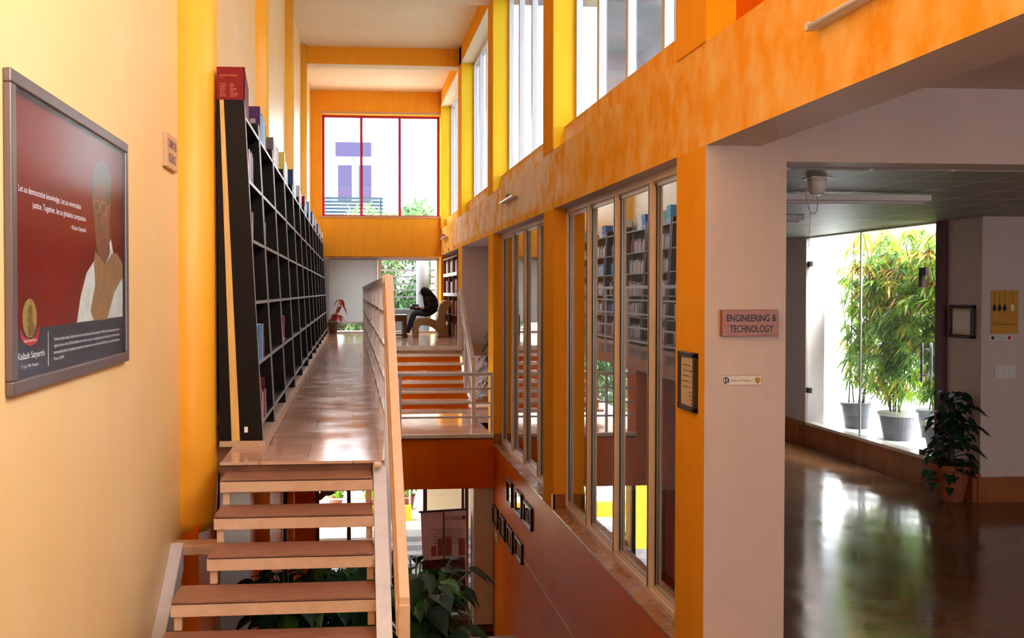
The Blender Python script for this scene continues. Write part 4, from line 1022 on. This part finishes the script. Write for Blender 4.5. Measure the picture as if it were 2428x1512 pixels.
# ================================================================== FIXTURES
def batten(name, x0, x1, y0, y1, z0, z1, lab, g_=None):
    return tag(MB().box(x0, x1, y0, y1, z0, z1).build(name, M['plastic_g'], bev=.005), lab, 'light')
def wall_tube(y0, y1, z, lab):
    g = thing('tube_light', (2.3, (y0 + y1) / 2, z), lab, 'light')
    MB().box(2.262, 2.3, y0, y1, z - .025, z + .015).build('housing', M['rail'], g, bev=.004)
    MB().cyl((2.24, y0 + .02, z - .01), (2.24, y1 - .02, z - .01), .013).build('tube', M['plastic_w'], g, smooth=True)
    for y in (y0, y1 - .03): MB().box(2.225, 2.265, y, y + .03, z - .03, z + .01).build('tube_holder', M['rail'], g)
wall_tube(3.1, 4.33, 1.315, 'long tube light mounted on the orange band at the top right')
def wall_spot(y, lab):
    g = thing('wall_light', (2.3, y, 1.34), lab, 'light')
    MB().box(2.2, 2.29, y - .55, y + .55, 1.325, 1.345).build('tray', M['rail'], g, bev=.004)
    MB().box(2.26, 2.3, y - .05, y + .05, 1.345, 1.4).build('bracket', M['rail'], g)
    MB().lathe((2.24, y, 1.36), [(.02, 0), (.035, .03), (.03, .06), (.012, .09)], 14).build('lamp_holder', M['edge_metal'], g, smooth=True)
wall_spot(13.0, 'small wall light on a flat tray on the peeling orange band above the windows')
wall_spot(22.3, 'distant small wall light above the brown bookshelf recess')
for y in (20.4, 21.6, 22.9):
    tag(MB().cyl((2.3, y, 1.02), (2.28, y, 1.02), .03, k=12).build('wall_socket', M['plastic_g']), 'small dark round fitting on the orange band over the far bookshelf', 'fitting', 'round fittings over the far bookshelf')
g = thing('ceiling_tube_light', (4.2, 7.4, .845), 'long white batten light under the dark tiled hall ceiling', 'light')
MB().box(3.3, 4.92, 7.36, 7.44, .775, .83).build('housing', M['plastic_w'], g, bev=.006)
MB().cyl((3.34, 7.4, .762), (4.88, 7.4, .762), .014).build('tube', M['plastic_w'], g, smooth=True)
for x in (3.6, 4.6): MB().cyl((x, 7.4, .83), (x, 7.4, .847), .01).build('hanger', M['steel'], g)
g = thing('ceiling_tube_light', (4.3, 9.64, .845), 'farther batten light in the hall, only its right end showing past the pier', 'light')
MB().box(3.6, 4.95, 9.6, 9.68, .785, .845).build('housing', M['plastic_w'], g, bev=.006)
MB().cyl((3.65, 9.64, .775), (4.9, 9.64, .775), .014).build('tube', M['plastic_w'], g, smooth=True)
g = thing('projector_speaker', (3.42, 6.45, .845), 'white cup-shaped ceiling device with a dangling cable', 'ceiling device')
MB().lathe((3.42, 6.45, .845), [(.03, -.13), (.055, -.11), (.065, -.05), (.072, 0)], 24).build('housing', M['plastic_w'], g, smooth=True)
MB().box(3.34, 3.5, 6.38, 6.52, .835, .847).build('mounting_plate', M['plastic_w'], g, bev=.004)
b = MB(); b.tube([(3.42, 6.45, .715), (3.425, 6.45, .66), (3.42, 6.45, .6), (3.4, 6.45, .575), (3.37, 6.45, .59), (3.35, 6.45, .65), (3.335, 6.45, .74), (3.34, 6.45, .81), (3.37, 6.45, .83)], .004, 6)
b.tube([(3.37, 6.45, .59), (3.362, 6.45, .45), (3.36, 6.45, .33)], .002, 5); b.build('cable', M['plastic_w'], g, smooth=True)
# roller blind
g = thing('roller_blind', (.06, 24.2, .88), 'white roller blind drawn down over the left of the far glazing', 'blind')
MB().box(-.62, .66, 24.19, 24.196, -.8, .88).build('fabric', M['blind'], g)
MB().box(-.62, .66, 24.185, 24.2, -.83, -.8).build('bottom_bar', M['plastic_w'], g)
MB().cyl((-.62, 24.22, .87), (.66, 24.22, .87), .025).build('roller', M['plastic_w'], g, smooth=True)

# ================================================================== FAR READING CORNER
g = thing('bookshelf', (2.5, 22, COR), 'red-brown bookshelf built into the far right wall', 'bookshelf')
MB().box(2.62, 2.64, 20.3, 23.4, COR, .86).build('back_panel', M['red_wood'], g)
for y in (20.3, 21.3, 22.3, 23.37): MB().box(2.36, 2.62, y, y + .03, COR, .86).build('side_panel', M['red_wood'], g)
for z in (-1.06, -.52, -.02, .46, .84): MB().box(2.34, 2.62, 20.33, 23.37, z - (.08 if z in (-.02, .46) else .03), z).build('shelf', M['plastic_w'] if z in (-.02, .46) else M['red_wood'], g)
k = 0
for zi, z in enumerate((-1.06, -.52, -.02, .46)):
    for y0 in (20.85, 21.85, 22.85):
        y = y0
        for _ in range(4 if y0 < 22 else 3):
            t_ = R.uniform(.08, .13); col = R.choice(['white', 'grey', 'red', 'cream', 'maroon', 'pink'])
            o_ = MB().box(2.4, 2.58, y, y + t_, z, z + R.uniform(.26, .34)).build('book', BM[col])
            tag(o_, '%s volume on the %s shelf of the far red-brown bookshelf' % (col, ['lowest', 'second lowest', 'second highest', 'highest'][zi]), 'book', '%s volumes, %s shelf of the far bookshelf' % (col, ['lowest', 'second lowest', 'second highest', 'highest'][zi]))
            y += t_ + .01
def cp(x, y): return ((740 + x / 3.78 - 836) / 96.8, -(500 + y / 3.78 - 692) / 96.8)
g = thing('lounge_chair', (1.9, 22.2, COR), 'beige moulded lounge chair with arched seat on the far platform', 'chair')
seat = [(900, 1130), (897, 1040), (902, 990), (922, 965), (960, 955), (1010, 955), (1060, 962), (1100, 978), (1128, 1000), (1150, 1015), (1190, 1005), (1205, 1035), (1215, 1080), (1218, 1130), (1110, 1130), (1122, 1105), (1118, 1080), (1095, 1055), (1050, 1032), (1000, 1020), (965, 1022), (950, 1045), (948, 1130)]
back = [(1126, 996), (1118, 965), (1128, 920), (1135, 870), (1148, 830), (1170, 806), (1200, 798), (1228, 808), (1236, 830), (1225, 862), (1205, 890), (1192, 925), (1186, 960), (1192, 1006), (1150, 1018)]
# the seat and its near leg bend as one moulded shell; the back is the second moulding
MB().prism([cp(*p) for p in seat][::-1], 'Y', 21.9, 22.5).build('seat', M['chair'], g, bev=.02)
MB().prism([cp(*p) for p in back][::-1], 'Y', 21.92, 22.48).build('backrest', M['chair'], g, bev=.02)
g = thing('side_table', (1.0, 22.0, COR), 'low dark wooden side table in front of the seated reader', 'table')
xa, za = cp(700, 925); xb, zb = cp(838, 1125)
MB().box(xa, xb, 21.7, 22.3, za - .16, za - .015).box(xa, xb, 21.7, 22.3, za - .015, za, 1).build('table_top', [M['dark_wood'], M['white_step']], g, bev=.004)
for x in (xa, xb - .1):
    for y in (21.7, 22.2): MB().box(x, x + .1, y, y + .1, COR, za - .16).build('leg', M['dark_wood'], g)
MB().box(xa, xb, 21.74, 22.26, COR + .05, COR + .09).build('lower_shelf', M['dark_wood'], g)
# the seated reader
def skin_obj(name, chains, mat, parent, root=0, sub=2):
    vs, es, rs = [], [], []; idx = {}
    base = Vector(parent['_base'])
    def gv(p, r):
        k_ = tuple(round(q, 4) for q in p)
        if k_ not in idx: idx[k_] = len(vs); vs.append(tuple(Vector(p) - base)); rs.append(r)
        return idx[k_]
    for ch in chains:
        pr_ = None
        for p, r in ch:
            i = gv(p, r)
            if pr_ is not None: es.append((pr_, i))
            pr_ = i
    me = bpy.data.meshes.new(name); me.from_pydata(vs, es, []); me.materials.append(mat)
    o_ = bpy.data.objects.new(name, me); COL.objects.link(o_); o_.parent = parent; o_['_base'] = tuple(base)
    s_ = o_.modifiers.new('skin', 'SKIN'); s_.use_smooth_shade = True
    for i, r in enumerate(rs):
        d = me.skin_vertices[0].data[i]; d.radius = (r, r) if not isinstance(r, tuple) else r; d.use_root = (i == root)
    m_ = o_.modifiers.new('sub', 'SUBSURF'); m_.levels = sub; m_.render_levels = sub
    return o_
yc = 22.2
def pp(x, y, dy=0): a, z = cp(x, y); return (a, yc + dy, z)
g = thing('person', pp(1080, 900), 'person with long black hair in dark clothes, seated bent over a camera', 'person')
pel = pp(1070, 915)
leg = lambda s: [(pel, .12), (pp(1045, 912, s * .09), .095), (pp(940, 912, s * .1), .075), (pp(915, 920, s * .1), .066), (pp(890, 985, s * .09), .058), (pp(862, 1070, s * .09), .042), (pp(856, 1095, s * .09), .04)]
body = [(pel, .14), (pp(1078, 880), (.18, .2)), (pp(1066, 830), (.18, .2)), (pp(1040, 785), (.15, .18)), (pp(1010, 757), .07), (pp(998, 742), .05)]
sh1, sh2 = pp(1045, 795, .15), pp(1045, 795, -.15)
bodyo = skin_obj('body', [body, [(pp(1040, 785), .15), (sh1, .065), (pp(1045, 868, .2), .05), (pp(985, 878, .14), .036), (pp(945, 868, .08), .026)],
    [(pp(1040, 785), .15), (sh2, .065), (pp(1050, 868, -.2), .05), (pp(985, 880, -.14), .036), (pp(945, 872, -.08), .026)], leg(1), leg(-1)], M['cloth_b'], g)
jl = lambda s: [(pp(1060, 918, s * .08), .105), (pp(940, 912, s * .1), .084), (pp(912, 922, s * .1), .076), (pp(888, 985, s * .09), .068), (pp(858, 1080, s * .09), .05)]
skin_obj('jeans', [jl(1)], M['jeans'], g); skin_obj('jeans', [jl(-1)], M['jeans'], g)
hd = skin_obj('head', [[(pp(1000, 745), .045), (pp(990, 732), .075), (pp(985, 715), .085)], [(pp(990, 732), .075), (pp(974, 746), .04)]], M['skin'], g)
b = MB(); fpt = pp(964, 736)
b.lathe((fpt[0] - .012, yc, fpt[2] - .01), [(.002, -.02), (.014, -.012), (.006, .03)], 8).build('nose', M['skin'], hd, smooth=True)
MB().lathe((fpt[0] + .005, yc + .033, fpt[2] + .035), [(.002, -.01), (.011, 0), (.002, .01)], 8).lathe((fpt[0] + .005, yc - .033, fpt[2] + .035), [(.002, -.01), (.011, 0), (.002, .01)], 8).build('eye', M['ink'], hd, smooth=True)
MB().box(fpt[0] - .005, fpt[0] + .01, yc - .022, yc + .022, fpt[2] - .045, fpt[2] - .035).build('mouth', plain('lip', (.3, .06, .05), .5), hd)
skin_obj('hair', [[(pp(972, 702), .06), (pp(990, 710), .115), (pp(1020, 730), .135), (pp(1055, 770), .14), (pp(1095, 812), .12), (pp(1122, 862), .05)]], M['hair'], g)
for s in (1, -1):
    skin_obj('hand', [[(pp(950, 870, s * .085), .03), (pp(936, 868, s * .07), .036), (pp(925, 862, s * .06), .03)]] +
             [[(pp(925, 862, s * .06), .03), (pp(918 - q * 1.5, 858 + q * 5, s * (.05 - q * .004)), .011), (pp(915 - q, 866 + q * 5, s * (.02 - q * .002)), .009)] for q in range(4)] +
             [[(pp(936, 868, s * .07), .036), (pp(930, 852, s * .045), .012), (pp(926, 847, s * .03), .01)]], M['skin'], g, sub=1)
    skin_obj('cuff', [[(pp(1010, 876, s * .16), .05), (pp(965, 872, s * .11), .045)]], M['cloth_f'], g, sub=1)
    skin_obj('shoe', [[(pp(862, 1112, s * .09), .045), (pp(835, 1120, s * .09), .035), (pp(820, 1122, s * .09), .025)]], M['shoe'], g, sub=1)
g = thing('camera_body', pp(925, 865), 'black camera held in the hands of the seated reader', 'camera')
c0 = pp(925, 862); MB().box(c0[0] - .06, c0[0] + .08, yc - .06, yc + .06, c0[2] - .07, c0[2] + .07).build('housing', M['ink'], g, bev=.012)
MB().cyl((c0[0] - .06, yc, c0[2] - .01), (c0[0] - .13, yc, c0[2] - .03), .035, k=18).build('lens', M['ink'], g, smooth=True)
# red-leaved plant at the end of the corridor
def xy28(x, y): return ((740 + x / 3.78 - 836) / 2150 * 23.9, -(500 + y / 3.78 - 692) / 2150 * 23.9)
px_, pz_ = xy28(188, 1098)
g = thing('potted_plant', (px_, 23.9, COR), 'red-leaved potted plant at the far end of the corridor floor', 'plant')
MB().lathe((px_, 23.9, COR), [(.1, 0), (.14, .26), (.155, .27), (.155, .31), (.13, .31)], 24).build('pot', plain('brown_pot', (.12, .055, .03), .6), g, smooth=False)
b, lb = MB(), MB()
for (tx, ty) in ((250, 790), (265, 850), (205, 920), (240, 930), (185, 960)):
    ax, az = xy28(tx, ty); b.tube([(px_, 23.9, COR + .29), ((px_ + ax) / 2 + .01, 23.9, (COR + .29 + az) / 2 + .06), (ax, 23.9 + R.uniform(-.1, .1), az)], .007, 5)
    for _ in range(5):
        an = R.uniform(0, 6.28); lb.leaf((ax, 23.9, az), (math.cos(an), math.sin(an), -.5), (0, 0, 1), .2, .09, 0, .7)
b.build('stems', M['stem'], g); lb.build('leaves', M['leaf_r'], g)
# drooping conifer in the doorway
g = thing('potted_conifer', (2.85, 17.6, HALL), 'dark drooping potted conifer in the white doorway beside the steps', 'plant')
MB().lathe((2.85, 17.6, HALL), [(.14, 0), (.2, .32), (.21, .34)], 20).build('pot', M['pot_t'], g)
b = MB().tube([(2.85, 17.6, HALL + .3), (2.84, 17.6, -1.4), (2.86, 17.6, -.55)], [.02, .015, .006], 6)
lb = MB(); rn = random.Random(9)
for k, z in enumerate([-1.95, -1.7, -1.45, -1.2, -.98, -.75]):
    L = .62 - .07 * k
    for q in range(7):
        an = q * .9 + k * .4; d = Vector((math.cos(an), math.sin(an), 0)); pts = []
        for s_ in range(7): t_ = s_ / 6; pts.append(Vector((2.85, 17.6, z)) + d * L * t_ + Vector((0, 0, .06 * math.sin(t_ * PI) - .14 * t_ * t_)))
        b.tube(pts, .005, 4)
        for s_ in range(1, 7):
            for _ in range(9):
                p = pts[s_ - 1].lerp(pts[s_], rn.random()); sd = d.cross(Vector((0, 0, 1))) * rn.choice((-1, 1))
                lb.leaf(p, sd * .6 + d * .3 + Vector((0, 0, -1.0)), d, rn.uniform(.09, .16), .012, 0, .1)
b.build('branches', M['stem'], g); lb.build('needles', M['leaf_dd'], g)
# potted climber at the hall wall
hx, hy = 6.78, 9.75
g = thing('potted_climber', (hx, hy, HALL), 'dark climbing plant in a clay pot against the hall wall corner', 'plant')
MB().lathe((hx, hy, HALL), [(.12, 0), (.19, .34), (.21, .35), (.21, .41), (.17, .41)], 28).build('pot', M['pot_t'], g)
b, lb = MB(), MB(); rn = random.Random(4)
b.cyl((hx, hy, HALL + .35), (hx, hy, -1.25), .035, k=10)
def heart(lb, p, d, s, mi=0):
    p, d = Vector(p), Vector(d).normalized(); sd = d.cross(Vector((0, 0, 1)))
    if sd.length < .01: sd = Vector((1, 0, 0))
    sd.normalize(); u = sd.cross(d).normalized()
    out = [(0, 0), (-.08, .16), (.02, .36), (.25, .47), (.5, .44), (.78, .27), (1.0, .1), (1.18, 0), (1.0, -.1), (.78, -.27), (.5, -.44), (.25, -.47), (.02, -.36), (-.08, -.16)]
    mid = [(.25, 0), (.75, 0)]
    P = lambda a, c: p + d * a * s + sd * c * s + u * (abs(c) * .28 - a * a * .06) * s + Vector((0, 0, -.14 * a * a * s))
    vs = [P(a, c) for a, c in out + mid]
    fs = [(0, 1, 14), (1, 2, 14), (2, 3, 14), (3, 4, 15, 14), (4, 5, 15), (5, 6, 15), (6, 7, 15), (7, 8, 15), (8, 9, 15), (9, 10, 15), (10, 11, 14, 15), (11, 12, 14), (12, 13, 14), (13, 0, 14)]
    lb.add(vs, fs, mi)
for _ in range(150):
    z = rn.uniform(-1.95, -1.12) if rn.random() < .8 else rn.uniform(-2.2, -1.9); an = rn.uniform(0, 6.28); r0 = rn.uniform(.08, .2) * (1.2 if z < -1.4 else .8)
    p = Vector((hx + math.cos(an) * r0, hy + math.sin(an) * r0 * .8, z)); b.tube([(hx, hy, z - .05), p], .004, 4)
    heart(lb, p, (math.cos(an), math.sin(an), rn.uniform(-.9, -.1)), rn.uniform(.08, .13), rn.choice((0, 0, 0, 1)))
for (dx, dz) in ((.2, -1.28), (.26, -1.5), (.2, -1.75)):
    heart(lb, (hx + dx * .6, hy - .1, dz), (.8, -.3, -.3), .2, 0); b.tube([(hx, hy, dz - .1), (hx + dx * .6, hy - .1, dz)], .005, 4)
for (dx, dz) in ((-.3, -1.85), (-.33, -2.0), (-.24, -2.15)): heart(lb, (hx + dx, hy - .1, dz), (-.8, -.3, -.5), .11, 1)
b.build('stems', M['stem'], g); lb.build('leaves', [M['leaf_dd'], M['leaf_d']], g)

# ================================================================== LOWER FLOOR
struct('wall_planter', MB().box(-1.04, 1.5, 6.6, 6.7, LOW, -3.2).box(-1.04, 1.5, 8.2, 8.3, LOW, -3.2).box(1.4, 1.5, 6.7, 8.2, LOW, -3.2), M['riser'])
rn = random.Random(14)
def bigplant(x, y, z, lab, n_, spread, hgt, s0, s1, seed, deep=True):
    rn = random.Random(seed)
    g = thing('philodendron', (x, y, z), lab, 'plant'); b, lb = MB(), MB()
    for k in range(n_):
        an = rn.uniform(0, 6.28); L = spread * rn.uniform(.3, 1); h_ = hgt * rn.uniform(.45, 1)
        e = Vector((x + math.cos(an) * L, y + math.sin(an) * L, z + h_)); m_ = Vector((x + math.cos(an) * L * .4, y + math.sin(an) * L * .4, z + h_ * .75))
        b.tube([(x, y, z - .02), m_, e], .008, 5)
        d = Vector((math.cos(an), math.sin(an), rn.uniform(-.8, .1)))
        heart(lb, e, d, rn.uniform(s0, s1), rn.choice((0, 0, 1, 2)))
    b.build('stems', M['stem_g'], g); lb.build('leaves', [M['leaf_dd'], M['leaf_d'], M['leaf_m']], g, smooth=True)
struct('ground_planter', MB().box(-1.0, 1.4, 6.7, 8.2, -3.4, -3.3), M['soil'])
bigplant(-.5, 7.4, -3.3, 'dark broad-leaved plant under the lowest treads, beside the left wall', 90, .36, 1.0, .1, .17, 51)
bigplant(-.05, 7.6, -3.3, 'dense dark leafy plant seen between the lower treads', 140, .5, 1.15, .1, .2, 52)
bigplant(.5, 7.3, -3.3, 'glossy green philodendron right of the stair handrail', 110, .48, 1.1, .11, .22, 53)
# banner stand
g = thing('banner_stand', (1.55, 15.35, LOW), 'roll-up banner seen from behind at the lower glass front', 'banner')
z0, z1 = -5.5, -3.72
MB().prism([(1.15, z1 - .03), (1.93, z1), (1.95, z0), (1.22, z0)], 'Y', 15.33, 15.336).build('banner_sheet', M['banner'], g)
MB().prism([(1.17, -4.62), (1.2, -4.58), (1.87, -4.53), (1.91, -4.56), (1.93, z0 + .05), (1.25, z0 + .05)], 'Y', 15.325, 15.33).build('lower_print', M['banner_d'], g)
MB().prism([(1.12, z1 - .035), (1.94, z1 + .0), (1.94, z1 + .025), (1.12, z1 - .01)], 'Y', 15.31, 15.35).build('top_bar', M['frame_dark'], g)
MB().cyl((1.56, 15.3, z0), (1.54, 15.3, z1), .01).build('support_pole', M['frame_dark'], g)
MB().box(1.18, 1.98, 15.25, 15.42, LOW, z0).build('base', M['edge_metal'], g, bev=.01)
q = MB().text('EBSCO', (1.835, 15.327, z1 - .17), (-1, 0, 0), (0, 0, 1), .07, .28, depth=-.001)
for l_ in range(7):
    q.box(1.28 + R.uniform(0, .12), 1.88, 15.325, 15.329, -4.05 - .04 * l_, -4.042 - .04 * l_)
q.cyl((1.885, 15.329, z1 - .13), (1.885, 15.327, z1 - .13), .035, k=16)
q.build('reversed_print', M['banner_d'], g)
for (x0, x1, a_, c_) in ((1.33, 1.42, -4.5, -4.33), (1.44, 1.53, -4.5, -4.2), (1.57, 1.68, -4.5, -4.18), (1.8, 1.91, -4.5, -4.22)):
    MB().box(x0, x1, 15.324, 15.33, a_, c_).build('book_print', M['banner_r'], g)
q = MB()
for l_ in range(16):
    q.box(1.75 - R.uniform(.1, .3), 1.88, 15.319, 15.324, -4.65 - .045 * l_, -4.643 - .045 * l_)
    q.box(1.32 + R.uniform(0, .1), 1.5, 15.319, 15.324, -4.7 - .045 * l_, -4.693 - .045 * l_)
q.build('small_print', plain('dull_print', (.2, .1, .13), .6), g)
# black downpipe on the lower left wall, desk with chair, ceiling fan
tag(MB().cyl((-1.03, 14.0, LOW), (-1.03, 14.0, -3.0), .035, k=12).build('drain_pipe', M['frame_dark'], smooth=True), 'black vertical pipe on the lower left wall', 'pipe')
g = thing('desk', (-.45, 14.2, LOW), 'dark desk on the lower floor behind the stair treads', 'desk')
MB().box(-.9, -.1, 13.9, 14.5, -4.88, -4.84).build('table_top', M['dark_wood'], g)
for x in (-.88, -.16):
    for y in (13.92, 14.42): MB().box(x, x + .05, y, y + .05, LOW, -4.88).build('leg', M['dark_wood'], g)
g = thing('monitor', (-.5, 14.25, -4.84), 'monitor on a round stand on the lower desk', 'monitor')
MB().lathe((-.5, 14.25, -4.84), [(.13, 0), (.13, .015), (.03, .02)], 20).build('stand', M['ink'], g)
MB().cyl((-.5, 14.25, -4.83), (-.5, 14.25, -4.6), .015).build('neck', M['ink'], g)
MB().box(-.72, -.28, 14.22, 14.26, -4.65, -4.36).build('screen', M['ink'], g, bev=.006)
g = thing('ceiling_fan', (-.35, 12.6, -1.3), 'brown ceiling fan below the corridor slab', 'fan')
MB().cyl((-.35, 12.6, -2.7), (-.35, 12.6, -1.3), .012).build('rod', M['frame_dark'], g)
MB().lathe((-.35, 12.6, -2.82), [(.03, 0), (.1, .03), (.1, .1), (.03, .13)], 20).build('motor', M['dark_wood'], g, smooth=True)
for k in range(3):
    an = k * 2.094 + .3; MB().beam((-.35 + .08 * math.cos(an), 12.6 + .08 * math.sin(an), -2.75), (-.35 + .58 * math.cos(an), 12.6 + .58 * math.sin(an), -2.75), .12, .008).build('blade', M['dark_wood'], g)

for o_ in bpy.data.objects:
    if '_base' in o_: del o_['_base']
